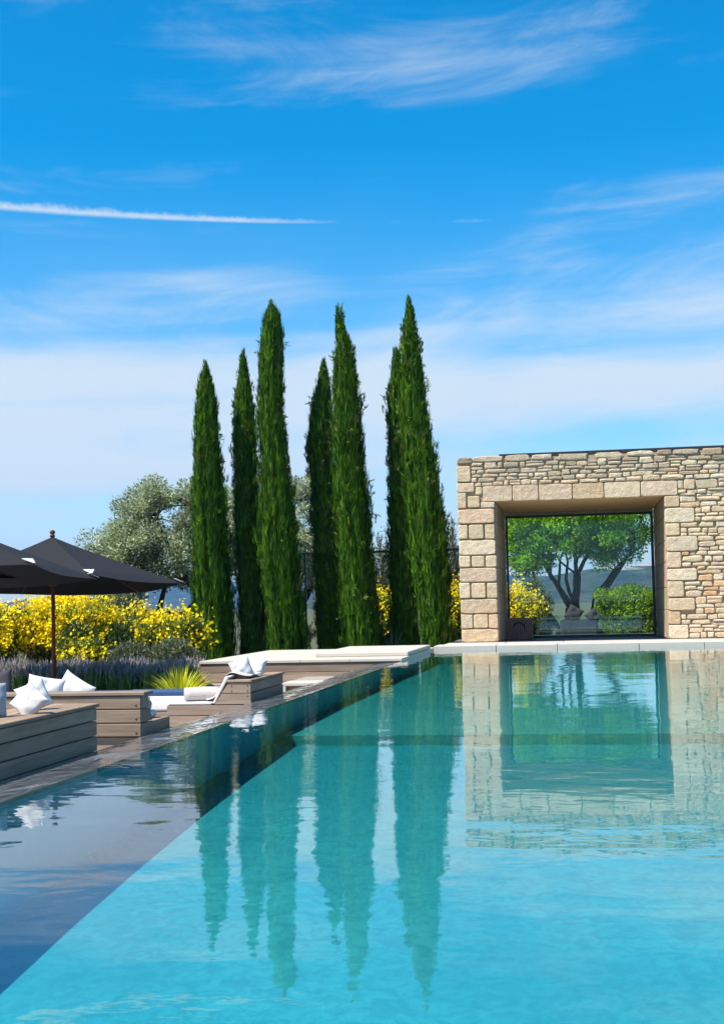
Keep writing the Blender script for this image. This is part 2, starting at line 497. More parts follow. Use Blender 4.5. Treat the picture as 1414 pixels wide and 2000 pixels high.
def far_prof(x):
    return 62 + 16 * math.exp(-((x + 500) / 500) ** 2) - 44 * max(0, min(1, (-1050 - x) / 520)) ** 1.2 if x < 400 else 62 - 0.006 * (x - 400)
def near_prof(x):
    return 50 + 8 * math.tanh((x - 220) / 160) - 24 * max(0, min(1, (60 - x) / 170)) ** 1.3
hills('far_hills', -3600, 3600, 2500, 3500, far_prof, 3, hill_material('far_woodland', False), 260, 20)
hills('near_hills', -260, 1500, 1150, 1750, near_prof, 8, hill_material('scarred_woodland', True), 200, 24)

# lounge deck, planting bed, pool
tag(box('lounge_deck', -14, PX0 - 0.56, 0.5, 17.2, GZ - 0.2, GZ + 0.02, M['coping']), kind='structure')
bedm = plain('garden_soil', (0.09, 0.07, 0.045), 0.95, var=0.4, nscale=8, bump=0.8, bscale=25)
tag(box('garden_bed', -22, -6.2, 17.4, 32.0, GZ - 0.2, -0.36, bedm), kind='structure')

def pool_shell():
    m, t = new_mat('caustic_mottled_plaster')
    co = t.n('ShaderNodeNewGeometry').outputs['Position']
    n1 = t.noise(co, 1.1, 5, 0.6); n2 = t.noise(co, 11.0, 4, 0.65, 1.2)
    c = t.mix(t.ramp(n1, [(0.3, 0.0), (0.7, 1.0)]), (0.30, 0.39, 0.46), (0.39, 0.48, 0.54))
    c = t.mix(t.math('MULTIPLY', t.ramp(n2, [(0.42, 0.0), (0.60, 1.0)]), 0.6), c, (0.20, 0.30, 0.37))  # darker mottles imitate the caustic light pattern on the floor, put into its colour
    p = t.n('ShaderNodeBsdfPrincipled', i_Base_Color=c, i_Roughness=0.8)
    finish(t, p.outputs[0])
    prof = [(PY0, -1.02), (2.5, -0.86), (3.7, -0.74), (4.78, -0.638), (5.66, -0.575), (6.57, -0.522), (7.82, -0.46), (9.07, -0.411), (11.0, -0.352), (11.02, -0.352)]
    v, f = [], []
    pys = np.array([p_[0] for p_ in prof]); pzs = np.array([p_[1] for p_ in prof])
    ysf = np.linspace(PY0, 11.02, 240)
    # the floor turns up into the wall in a slightly uneven cove
    xs_ = [0.0, 0.004, 0.012, 0.025, 0.045, 0.07, 0.5, 2.0, 5.0, PX1 - PX0]
    rgc = np.random.default_rng(2)
    wob = np.convolve(rgc.normal(size=260), np.ones(5) / 5, 'same')[:240] * 0.012 + 0.012 * np.sin(ysf * 3.1) + 0.008 * np.sin(ysf * 7.7 + 1)
    for j, y in enumerate(ysf):
        z = float(np.interp(y, pys, pzs))
        hc = 0.055 + wob[j]
        for q in xs_:
            up = hc * max(0.0, 1 - q / 0.07) ** 2
            v.append((PX0 + q, y, z + up))
    nx = len(xs_) - 1
    for j in range(len(ysf) - 1):
        for i in range(nx):
            a = j * (nx + 1) + i
            f.append((a, a + 1, a + nx + 2, a + nx + 1))
    fl = tag(link('pool_floor', pymesh('pool_floor', v, f, True), m), kind='structure')
    sh = prism('pool_shelf', [(10.97, -1.2), (10.97, -0.264), (13.8, -0.242), (PY1, -0.25), (PY1, -1.2)], 0, PX0 + 0.001, PX1 - 0.001, plain('pale_shelf_plaster', (0.40, 0.44, 0.44), 0.8, var=0.12, nscale=3))
    tag(sh, kind='structure')
    wl = box('pool_wall', PX0 - 0.02, PX0, PY0 - 0.3, PY1, -1.6, -0.022, M['skylit_slate'], bev=0.0)
    tag(wl, kind='structure')
    for nm, a in (('pool_wall_right', (PX1, PX1 + 0.3, PY0 - 0.3, PY1, -1.6, -0.003)), ('pool_wall_far', (PX0 - 0.3, PX1 + 0.3, PY1, PY1 + 0.3, -1.6, -0.003)),
                  ('pool_wall_near', (PX0 - 0.3, PX1 + 0.3, PY0 - 0.6, PY0, -1.6, -0.003))):
        tag(box(nm, *a, m, bev=0.0), kind='structure')
pool_shell()

def ripple_height(t, co, near=1.0):
    a = t.noise(t.mapping(co, (0.55, 0.9, 1.0)), 1.0, 2, 0.5)
    b = t.noise(t.mapping(co, (2.6, 4.0, 1.0), rot=(0, 0, 0.25)), 1.0, 2, 0.55, 0.3)
    c = t.noise(t.mapping(co, (9.0, 12.0, 1.0), rot=(0, 0, -0.3)), 1.0, 2, 0.5, 0.5)
    h = t.math('MULTIPLY_ADD', b, 0.20, a)
    return t.math('MULTIPLY_ADD', c, 0.035, h)
def water():
    m, t = new_mat('pool_water')
    co = t.n('ShaderNodeNewGeometry').outputs['Position']
    nb = t.bump(ripple_height(t, co), 1.0, 0.0085)
    fr = t.n('ShaderNodeFresnel', i_IOR=1.62)
    t.set(fr.inputs['Normal'], nb)
    tr = t.n('ShaderNodeBsdfTransparent', i_Color=(1, 1, 1, 1))
    gl = t.n('ShaderNodeBsdfGlossy', i_Color=(1, 1, 1, 1), i_Roughness=0.0)
    t.set(gl.inputs['Normal'], nb)
    mx = t.n('ShaderNodeMixShader', i_0=fr.outputs[0])
    t.set(mx.inputs[1], tr.outputs[0]); t.set(mx.inputs[2], gl.outputs[0])
    va = t.n('ShaderNodeVolumeAbsorption', i_Color=(0.0, 0.84, 0.865, 1), i_Density=0.90)
    finish(t, mx.outputs[0], va.outputs[0])
    v, f = [], []      # the sheet's rim dips into the pool walls so that no side face shows
    for e, z in ((0.0, 0.0), (0.012, -0.006), (0.012, -1.58)):
        v += [(PX0 - e, PY0 - e, z), (PX1 + e, PY0 - e, z), (PX1 + e, PY1 + e, z), (PX0 - e, PY1 + e, z)]
    for r in range(2):
        for k in range(4): f.append((r * 4 + (k + 1) % 4, r * 4 + k, r * 4 + k + 4, r * 4 + (k + 1) % 4 + 4))
    f += [(0, 1, 2, 3), (11, 10, 9, 8)]
    o = link('pool_water', pymesh('pool_water', v, f), m)
    return tag(o, kind='structure')
water()

def wet_ledge():
    m, t = new_mat('wet_overflow_slate')
    co = t.n('ShaderNodeNewGeometry').outputs['Position']
    n1 = t.noise(co, 3.0, 5, 0.65)
    c = t.mix(t.ramp(n1, [(0.3, 0.0), (0.7, 1.0)]), (0.06, 0.065, 0.072), (0.15, 0.157, 0.17))
    df = t.n('ShaderNodeBsdfDiffuse', i_Color=c)
    h = t.noise(t.mapping(co, (3.2, 2.0, 1.0), rot=(0, 0, 0.4)), 1.0, 3, 0.5, 0.9)
    nb = t.bump(h, 1.0, 0.055)
    fr = t.n('ShaderNodeFresnel', i_IOR=1.6); t.set(fr.inputs['Normal'], nb)
    gl = t.n('ShaderNodeBsdfGlossy', i_Color=(1, 1, 1, 1), i_Roughness=0.02); t.set(gl.inputs['Normal'], nb)
    mx = t.n('ShaderNodeMixShader', i_0=fr.outputs[0])
    t.set(mx.inputs[1], df.outputs[0]); t.set(mx.inputs[2], gl.outputs[0])
    finish(t, mx.outputs[0])
    o = prism('overflow_ledge', [(PX0 - 0.5, -0.9), (PX0 - 0.5, -0.052), (PX0 - 0.35, -0.036), (PX0 - 0.10, -0.016), (PX0 - 0.0005, -0.002), (PX0 - 0.0005, -0.9)], 1, PY0, PY1 - 4.3, m)
    return tag(o, kind='structure')
wet_ledge()

# far coping and the terrace in front of the pavilion
terr = tag(box('pavilion_terrace', -2.56, 8.0, 24.3, 31.6, GZ, 0.045, M['grey_floor'], bev=0.0), kind='structure')
rng = random.Random(4)
x = -2.56
while x < 7.9:
    wd = rng.uniform(1.05, 1.5)
    x1 = min(x + wd, 8.0)
    box('paving_slab', x, x1 - 0.008, PY1 - 0.035, 24.62, -0.06 - 0.3, 0.078 + rng.uniform(-0.002, 0.002), M['coping'], terr, 0.008)
    box('paving_slab', x + 0.1, x1 + 0.09, 24.628, 25.58, 0.0, 0.077 + rng.uniform(-0.002, 0.002), M['coping'], terr, 0.008)
    x = x1
# right and near copings, beside and behind the viewer
cop = tag(box('pool_surround', PX1, PX1 + 1.6, PY0 - 1.2, PY1 - 0.1, -0.4, 0.06, M['coping']), kind='structure')
tag(box('pool_surround_near', -2.6, PX1, -2.4, PY0, -0.4, 0.06, M['coping']), kind='structure')

# ================================================================== stone pavilion
WY = 25.60
OX0, OX1, OZ0, OZ1 = -1.45, 1.83, 0.08, 2.87
pav = empty('stone_pavilion', (0, 27.4, 0.045), 'limestone pavilion with a wide glazed opening at the end of the pool', 'building')
def pav_box(name, a, mat, bev=0.0): return box(name, *a, mat, pav, bev)
BK = WY + 0.022
pav_box('wall_core', (-2.2, OX0 - 0.03, BK, 29.4, 0.03, 3.74), M['mortar'])
pav_box('wall_core', (OX1 + 0.03, 8.0, BK, 29.4, 0.03, 3.74), M['mortar'])
pav_box('wall_core', (OX0 - 0.03, OX1 + 0.03, BK, 29.4, 2.93, 3.738), M['mortar'])
pav_box('soffit', (OX0 + 0.0, OX1, WY + 0.10, 29.38, 2.875, 2.928), M['soffit'])
QUOINS = [(-2.22,3.29,-1.93,3.61),(-2.22,3.08,-1.86,3.27),(-2.22,2.76,-2.03,3.07),(-2.01,2.77,-1.76,3.00),(-1.75,2.76,-1.47,2.87),(-2.22,2.45,-1.47,2.74),(-2.21,2.15,-2.02,2.43),(-2.00,2.14,-1.70,2.43),(-1.68,2.13,-1.48,2.43),(-2.21,1.82,-1.47,2.12),(-2.21,1.58,-1.98,1.81),(-1.96,1.58,-1.70,1.80),(-1.68,1.57,-1.46,1.80),(-2.21,1.28,-1.46,1.56),(-2.22,0.96,-2.00,1.27),(-1.98,0.96,-1.69,1.26),(-1.67,0.95,-1.46,1.26),(-2.21,0.65,-1.46,0.94),(-2.20,0.36,-1.96,0.64),(-1.95,0.36,-1.66,0.64),(-1.65,0.35,-1.46,0.63),(-2.20,0.08,-1.45,0.34)]
LINTEL = [(-1.70,2.88,-1.12,3.19),(-1.11,2.875,-0.60,3.19),(-0.59,2.87,0.06,3.185),(0.07,2.87,0.675,3.18),(0.685,2.87,1.38,3.175),(1.39,2.88,2.09,3.165)]
JAMB = [(1.83,2.65,2.12,2.87),(1.83,2.34,2.40,2.63),(1.84,2.09,2.11,2.33),(1.84,1.78,2.44,2.07),(1.84,1.46,2.12,1.77),(1.84,1.21,2.41,1.44),(1.84,0.89,2.15,1.20),(1.84,0.63,2.35,0.87),(1.84,0.36,2.07,0.62),(1.84,0.08,2.21,0.35)]
OCHRE = [(0.72, 0.53, 0.30), (0.76, 0.60, 0.38), (0.68, 0.47, 0.25), (0.76, 0.62, 0.43), (0.72, 0.49, 0.30)]
GREYS = [(0.46, 0.38, 0.27), (0.54, 0.45, 0.32), (0.36, 0.30, 0.22), (0.60, 0.50, 0.36), (0.27, 0.23, 0.17)]
rs = random.Random(11)
def stone_geo(x0, z0, x1, z1, p, n, power, jit, inset, rnd, rough=1.0):
    cx, cz = (x0 + x1) / 2, (z0 + z1) / 2
    hx, hz = (x1 - x0) / 2, (z1 - z0) / 2
    out = []
    for k in range(n):
        q = 2 * math.pi * (k + 0.5) / n
        c, s = math.cos(q), math.sin(q)
        ex = math.copysign(abs(c) ** (2 / power), c); ez = math.copysign(abs(s) ** (2 / power), s)
        m_ = max(abs(ex), abs(ez))
        j = 1 - rnd.random() * jit
        out.append((cx + hx * ex * j, cz + hz * ez * (1 - rnd.random() * jit)))
    v, f = [], []
    for (a, b) in out: v.append((a, 0.10, b))
    for (a, b) in out: v.append((a, -p * 0.25 + rnd.uniform(-.004, .004), b))
    ins = inset
    for (a, b) in out:
        dx, dz = a - cx, b - cz
        kx = max(0.3, 1 - ins / max(hx, 1e-3)); kz = max(0.3, 1 - ins / max(hz, 1e-3))
        v.append((cx + dx * kx, -p * (1 + rough * rnd.uniform(-0.25, 0.12)), cz + dz * kz))
    v.append((cx + rnd.uniform(-.2, .2) * hx, -p * (1 + rough * rnd.uniform(-0.1, 0.3)), cz + rnd.uniform(-.2, .2) * hz))
    for r in range(2):
        for k in range(n):
            a = r * n + k; b = r * n + (k + 1) % n
            f.append((a, b, b + n, a + n))
    for k in range(n): f.append((2 * n + k, 2 * n + (k + 1) % n, 3 * n))
    return v, f, (cx, cz)
def stone_col(z, dressed, rnd):
    grey = max(0.0, min(1.0, (z - 2.9) / 0.7)) * (0.35 if dressed else 1.0)
    a = rnd.choice(OCHRE); b = rnd.choice(GREYS)
    g = grey * rnd.uniform(0.5, 1.0) + (0.12 * rnd.random())
    k = rnd.uniform(0.86, 1.12)
    pale = rnd.uniform(0.15, 0.5); P0 = (0.66, 0.57, 0.45)
    c = [min(0.8, ((a[i] * (1 - pale) + P0[i] * pale) * (1 - g) + b[i] * g) * k) for i in range(3)]
    if not dressed and z < 1.8 and rnd.random() < 0.12: c = [c[0] * 1.0, c[1] * 0.8, c[2] * 0.66]
    return c
def put_stone(name, r, p, n, power, jit, inset, dressed):
    v, f, (cx, cz) = stone_geo(*r, p, n, power, jit, inset, rs, 0.12 if dressed else 1.0)
    v = [(a - cx, b, c - cz) for a, b, c in v]
    me = pymesh(name, v, [tuple(reversed(q)) for q in f], False)
    set_tint(me, stone_col(cz, dressed, rs))
    o = link(name, me, M['stone'], pav, (cx, WY, cz))
    return o
for r in QUOINS + JAMB: put_stone('dressed_block', r, rs.uniform(0.015, 0.04), 12, 9, 0.03, 0.014, True)
for r in LINTEL: put_stone('lintel_block', r, rs.uniform(0.016, 0.024), 12, 14, 0.008, 0.008, True)
# rubble courses
forbid = QUOINS + LINTEL + JAMB + [(OX0, OZ0, OX1, OZ1)]
rows, z = [], 0.08
while z < 3.17:
    h = rs.uniform(0.075, 0.135)
    if 3.185 - (z + h) < 0.07: h = 3.185 - z
    rows.append((z, z + h)); z += h
tops = [3.185, 3.275, 3.36, 3.445, 3.535, 3.655, 3.80]
rows += list(zip(tops[:-1], tops[1:]))
extra = []
nrub = 0
for ri, (za, zb) in enumerate(rows):
    top = zb > 3.79
    blocked = []
    for q in forbid:
        ov = min(zb, q[3]) - max(za, q[1])
        if ov > 0.3 * (zb - za): blocked.append((q[0], q[2]))
    blocked.sort()
    free, cur = [], -2.22
    for a, b in blocked:
        if a - cur > 0.07: free.append((cur, a))
        cur = max(cur, b)
    free.append((cur, 7.9))
    for a, b in free:
        x = a + 0.004
        while x < b - 0.05:
            wd = rs.uniform(0.30, 0.72) if top else rs.choice([rs.uniform(0.10, 0.22), rs.uniform(0.2, 0.34), rs.uniform(0.28, 0.48)])
            x1 = min(x + wd, b - 0.004)
            if b - x1 < 0.09: x1 = b - 0.004
            lo, hi = za, zb
            wob = 0.018 * math.sin(x * 2.3 + ri * 1.7) + 0.012 * math.sin(x * 5.1 + ri)
            if 0 < ri: lo += wob * (0 if abs(za - 3.185) < 1e-6 or za < 0.1 else 1)
            wob2 = 0.018 * math.sin(x * 2.3 + (ri + 1) * 1.7) + 0.012 * math.sin(x * 5.1 + ri + 1)
            if not top and abs(zb - 3.185) > 1e-6: hi += wob2
            if top: hi += rs.uniform(-0.03, 0.012)
            for q in forbid:    # keep clear of the dressed blocks
                if q[0] < x1 - 0.01 and q[2] > x + 0.01:
                    if q[1] < hi and q[1] > (lo + hi) / 2: hi = q[1]
                    if q[3] > lo and q[3] < (lo + hi) / 2: lo = q[3]
            parts = [(lo, hi)]
            if hi - lo > 0.11 and not top and rs.random() < 0.22:
                mzz = lo + (hi - lo) * rs.uniform(0.4, 0.6); parts = [(lo, mzz), (mzz, hi)]
            for l_, h_ in parts:
                if h_ - l_ < 0.03: continue
                r = (x + 0.001, l_ + 0.001, x1 - 0.001, h_ - 0.001)
                args = (rs.uniform(0.006, 0.032), 10, rs.uniform(3.5, 8.0), rs.uniform(0.08, 0.28), rs.uniform(0.012, 0.026))
                if r[0] < 3.35:
                    put_stone('stone', r, *args, False); nrub += 1
                else:
                    extra.append((r, args))
            x = x1
V, Fc, TC = [], [], []
for r, args in extra:
    v, f, (cx, cz) = stone_geo(*r, *args, rs)
    o_ = len(V)
    V += v; Fc += [tuple(i + o_ for i in reversed(q)) for q in f]
    TC += [stone_col(cz, False, rs)] * len(v)
me = pymesh('rubble_stones', V, Fc, False)

set_tint(me, np.array(TC))
tag(link('rubble_stones', me, M['stone'], pav, (0, WY, 0)), kind='stuff')
# reveals of dressed courses, each side of the passage
for side in (0, 1):
    z = 0.08; k = 0
    while z < 2.8:
        h = [0.56, 0.44, 0.5, 0.42, 0.48][k % 5]
        z1 = min(z + h, 2.868)
        ys = [WY + 0.10, WY + 1.0 + 0.5 * (k % 2), WY + 2.3 + 0.3 * (k % 3), 29.1]
        for a, b in zip(ys[:-1], ys[1:]):
            xa, xb = (OX0 - 0.06, OX0 + 0.0) if side == 0 else (OX1, OX1 + 0.06)
            o = box('reveal_block', xa, xb, a + 0.004, b - 0.004, z + 0.004, z1 - 0.004, M['stone'], pav, 0.008)
            set_tint(o.data, [c * rs.uniform(0.8, 1.0) for c in (0.50, 0.38, 0.26)])
        z = z1; k += 1
# glazing at the back of the passage
win = link('window', box_mesh('window', OX1 - OX0, 0.06, 0.05, 0.0), M['dark_metal'], pav, ((OX0 + OX1) / 2, 29.2, 2.79))
box('header', OX0 + 0.002, OX1 - 0.002, 29.14, 29.26, 2.818, 2.872, M['header'], win, 0.0)
box('frame', OX0 + 0.002, OX0 + 0.052, 29.17, 29.23, 0.10, 2.764, M['dark_metal'], win, 0.0)
box('frame', OX1 - 0.062, OX1 - 0.002, 29.17, 29.23, 0.10, 2.764, M['dark_metal'], win, 0.0)
box('frame', OX0 + 0.002, OX1 - 0.002, 29.168, 29.232, 0.046, 0.099, M['dark_metal'], win, 0.0)
box('pane', OX0 + 0.054, OX1 - 0.064, 29.194, 29.206, 0.10, 2.764, M['glass'], win, 0.0)
box('sliding_pane', OX0 + 0.2, OX1 - 0.3, 29.10, 29.112, 0.05, 2.56, M['tinted'], win, 0.0)
box('roof_cap', -1.38, 8.0, 25.95, 29.5, 3.745, 3.862, M['dark_metal'], pav, 0.0)

# woven basket in the passage
bk = empty('wicker_basket', (-1.16, 28.35, 0.045), 'brown wicker basket standing inside the glazed passage', 'basket')
for i in range(13):
    xx = -1.44 + 0.56 * i / 12
    box('slat', xx - 0.018, xx + 0.018, 28.1, 28.125, 0.05, 0.50, M['basket'], bk, 0.004)
box('body', -1.45, -0.87, 28.127, 28.6, 0.046, 0.48, M['wood_core'], bk, 0.01)
box('rim', -1.47, -0.85, 28.085, 28.62, 0.47, 0.515, M['basket'], bk, 0.01)
pts = [(-1.16 + 0.12 * math.cos(a), 28.09, 0.30 + 0.12 * math.sin(a)) for a in np.linspace(0, math.pi, 9)]
tube('handle', [tuple(np.array(p) - np.array((-1.16, 28.35, 0.045))) for p in pts], [0.014] * 9, M['wood_core'], bk, 6, (-1.16, 28.35, 0.045))

# glass balustrade behind the passage
bal = empty('glass_balustrade', (0.35, 31.0, GZ), 'low frameless glass balustrade seen through the pavilion window', 'balustrade')
for a, b in ((-0.95, 0.34), (0.36, 1.64)): box('pane', a, b, 31.0, 31.012, GZ + 0.08, 0.52, M['pale_glass'], bal, 0.0)
box('base_rail', -0.97, 1.66, 30.97, 31.04, GZ, GZ + 0.09, M['dark_metal'], bal)

# ================================================================== lounge furniture
PK = 0.0035
def plank_rows(root, name, rows, ax, a0, a1, face0, face1, mat):
    for z0, z1 in rows:
        if ax == 'y': box(name, face0, face1, a0, a1, z0 + PK, z1 - PK, mat, root, 0.004)
        else: box(name, a0, a1, face0, face1, z0 + PK, z1 - PK, mat, root, 0.004)
SX = -3.12
# long bench whose back runs beside the pool
b1 = empty('timber_daybed', (SX - 0.7, 5.6, GZ + 0.02), 'long weathered timber daybed with its dark plank back along the pool edge', 'daybed')
plank_rows(b1, 'side_plank', [(-0.5 + 0.03, -0.375), (-0.375, -0.27), (-0.27, -0.167), (-0.167, -0.065), (-0.065, 0.035), (0.035, 0.135), (0.135, 0.222)], 'y', 2.6, 8.11, SX - 0.03, SX, M['wood_y'])
for xa, xb in ((SX - 0.20, SX + 0.012), (SX - 0.415, SX - 0.205)):
    box('cap_board', xa, xb, 2.58, 8.13, 0.2235, 0.247, M['wood_y'], b1, 0.004)
box('core', SX - 0.40, SX - 0.031, 2.62, 8.085, GZ + 0.02, 0.222, M['wood_core'], b1, 0.0)
plank_rows(b1, 'end_plank', [(-0.47, -0.27), (-0.27, -0.067), (-0.067, 0.135), (0.135, 0.222)], 'x', SX - 0.4, SX - 0.031, 8.086, 8.109, M['wood_x'])
box('seat_base', SX - 1.6, SX - 0.401, 2.7, 8.0, GZ + 0.02, -0.16, M['wood_y'], b1, 0.006)
box('mattress', SX - 1.55, SX - 0.42, 2.75, 7.95, -0.159, -0.06, M['white_cloth'], b1, 0.03)
# daybed seen from behind
b2 = empty('timber_daybed', (-4.7, 9.3, GZ + 0.02), 'grey timber daybed with a three-plank back facing the viewer', 'daybed')
Y2 = 8.98
b2rows = [(-0.065, 0.035), (0.035, 0.136), (0.136, 0.236)]
plank_rows(b2, 'back_plank', b2rows, 'x', -6.6, SX, Y2, Y2 + 0.028, M['wood_x'])
box('cap_board', -6.6, SX + 0.035, Y2 - 0.012, Y2 + 0.185, 0.237, 0.262, M['wood_x'], b2, 0.004)
box('plinth', -6.55, SX - 0.03, Y2 + 0.03, Y2 + 0.7, GZ + 0.02, -0.067, M['wood_x'], b2, 0.004)
def back_y(zz): return Y2 + 0.17 + (0.236 - zz) / 0.236 * 0.11
for z0, z1 in b2rows:
    if z1 > 0.04:
        prism('end_board', [(Y2 + 0.030, z0 + PK), (back_y(z0), z0 + PK), (back_y(z1), z1 - PK), (Y2 + 0.030, z1 - PK)], 0, SX - 0.028, SX - 0.001, M['wood_y'], b2)
box('end_board', SX - 0.028, SX - 0.001, Y2 + 0.030, 9.66, -0.13, 0.030, M['wood_y'], b2, 0.004)
prism('back_core', [(Y2 + 0.029, -0.06), (back_y(0.0) - 0.004, -0.06), (back_y(0.23) - 0.004, 0.235), (Y2 + 0.029, 0.235)], 0, -6.55, SX - 0.03, M['wood_core'], b2)
box('seat_base', -6.55, SX - 0.03, Y2 + 0.29, 9.64, -0.12, 0.026, M['wood_x'], b2, 0.004)
box('mattress', -6.5, SX - 0.09, Y2 + 0.30, 9.62, 0.027, 0.085, M['white_cloth'], b2, 0.025)
for zz in (0.186, 0.086, -0.015):
    o = tube('screw', [(0, 0, 0), (0, -0.004, 0)], [0.007, 0.006], M['dark_metal'], b2, 8, (SX - 0.035, Y2 - 0.0005, zz - 0.02))
# lounge with towel roll
b3 = empty('timber_daybed', (-3.5, 12.9, GZ + 0.02), 'timber daybed with sloped white backrest and white rolled towel beside the water', 'daybed')
YA, YB = 12.2, 13.63
plank_rows(b3, 'front_plank', [(0.035, 0.133)], 'x', -3.353, SX, YA, YA + 0.028, M['wood_x'])
def sl(zz): return -3.34 - (0.133 - zz) / 0.215 * 0.145
for o in [c for c in b3.children]: bpy.data.objects.remove(o)
for z0, z1 in ((-0.082, 0.028), (0.028, 0.133)):
    prism('front_plank', [(sl(z0), z0 + PK), (SX, z0 + PK), (SX, z1 - PK), (sl(z1), z1 - PK)], 1, YA, YA + 0.028, M['wood_x'], b3)
plank_rows(b3, 'front_plank', [(-0.19, -0.086), (-0.30, -0.19), (-0.41, -0.30)], 'x', -3.97, SX, YA, YA + 0.028, M['wood_x'])
plank_rows(b3, 'side_plank', [(-0.41, -0.30), (-0.30, -0.19), (-0.19, -0.082), (-0.082, 0.028), (0.028, 0.133)], 'y', YA + 0.029, YB, SX - 0.028, SX - 0.001, M['wood_y'])
box('cap_board', -3.36, SX + 0.015, YA - 0.012, YB + 0.01, 0.134, 0.158, M['wood_y'], b3, 0.004)
prism('back_core', [(sl(-0.08), -0.08), (SX - 0.03, -0.08), (SX - 0.03, 0.133), (sl(0.13), 0.133)], 1, YA + 0.029, YB - 0.002, M['wood_core'], b3)
box('seat_base', -3.965, SX - 0.03, YA + 0.03, YB - 0.002, GZ + 0.02, -0.085, M['wood_core'], b3, 0.0)
prism('back_pad', [(sl(-0.08) - 0.03, -0.075), (sl(-0.08) - 0.004, -0.075), (-3.345, 0.175), (-3.31, 0.185), (-3.31, 0.205), (-3.375, 0.19)], 1, YA + 0.02, YB - 0.03, M['white_cloth'], b3, 0.008)
box('mattress', -3.96, -3.52, YA + 0.02, YB - 0.03, -0.084, -0.058, M['white_cloth'], b3, 0.01)
for xx, zz in ((SX - 0.03, 0.10), (SX - 0.03, 0.05), (SX - 0.03, 0.0), (SX - 0.19, 0.10), (SX - 0.19, 0.05)):
    tube('screw', [(0, 0, 0), (0, -0.004, 0)], [0.006, 0.005], M['dark_metal'], b3, 8, (xx, YA - 0.0005, zz))
# low daybed with navy bolster, behind
b4 = empty('low_daybed', (-5.2, 14.4, GZ + 0.02), 'low white mattress daybed with navy blue back cushion in front of the spiky palm', 'daybed')
box('seat_base', -6.2, -4.2, 13.85, 15.0, GZ + 0.02, -0.29, M['wood_x'], b4, 0.006)
box('mattress', -6.17, -4.22, 13.87, 14.8, -0.289, -0.17, M['white_cloth'], b4, 0.035)
box('back_cushion', -6.17, -4.22, 14.81, 14.98, -0.289, -0.095, M['navy_cloth'], b4, 0.03)

# rolled towels
def towel_roll(root_name, loc, ang, length, r, label):
    t = empty(root_name, loc, label, 'towel')
    spi = []
    n = 60
    for i in range(n):
        q = i / (n - 1) * 5.2 * 2 * math.pi
        rr = 0.012 + (r - 0.012) * i / (n - 1)
        spi.append((rr * math.cos(q), rr * math.sin(q)))
    ax = Vector((math.cos(ang), math.sin(ang), 0)); sd = Vector((-math.sin(ang), math.cos(ang), 0))
    v, f = [], []
    m = 6
    for j in range(m + 1):
        s = j / m - 0.5
        for (a, b) in spi:
            bulge = 1 + 0.05 * math.cos(s * 6.0) * (1 if a else 1)
            p = ax * (s * length + 0.006 * math.sin(a * 90 + b * 70)) + sd * a * bulge + Vector((0, 0, b * bulge + r))
            v.append(p)
    for j in range(m):
        for i in range(n - 1):
            a = j * n + i
            f.append((a, a + 1, a + n + 1, a + n))
    me = pymesh('roll', v, f, True)
    o = link('roll', me, M['towel'], t, loc)
    sm = o.modifiers.new('thickness', 'SOLIDIFY'); sm.thickness = 0.009; sm.offset = 0
    return t
towel_roll('rolled_towel', (-3.66, YA + 0.20, -0.056), rad(20), 0.36, 0.068, 'rolled white towel lying on the seat of the sloped daybed')
towel_roll('rolled_towel', (-3.36, 9.44, 0.086), rad(40), 0.30, 0.055, 'rolled white towel behind the back of the three-plank daybed')

# towel thrown over the sloped backrest
def draped_towel():
    path = [(-3.60, -0.045), (-3.52, -0.04), (-3.475, 0.02), (-3.43, 0.09), (-3.39, 0.16), (-3.36, 0.215), (-3.30, 0.222), (-3.22, 0.185), (-3.15, 0.178)]
    rgt = random.Random(6)
    v, f = [], []
    ny = 16
    for i, (px_, pz_) in enumerate(path):
        for j in range(ny + 1):
            s_ = j / ny
            wv = 0.010 * math.sin(s_ * 17 + i * 0.5) + 0.006 * math.sin(s_ * 31 - i)
            v.append((px_ - abs(wv) * 0.8 + 3.4, (s_ - 0.5) * 0.62 + 0.02 * math.sin(i * 1.1 + s_ * 2), pz_ + abs(wv) + 0.006))
    for i in range(len(path) - 1):
        for j in range(ny):
            a = i * (ny + 1) + j
            f.append((a, a + 1, a + ny + 2, a + ny + 1))
    o = link('draped_towel', pymesh('draped_towel', v, f, True), M['towel'], None, (-3.4, 12.58, 0.0))
    sm = o.modifiers.new('thickness', 'SOLIDIFY'); sm.thickness = 0.008; sm.offset = 1
    sb = o.modifiers.new('smooth', 'SUBSURF'); sb.levels = 1; sb.render_levels = 1
    tag(o, 'white towel draped over the sloped backrest by the water', 'towel')
draped_towel()

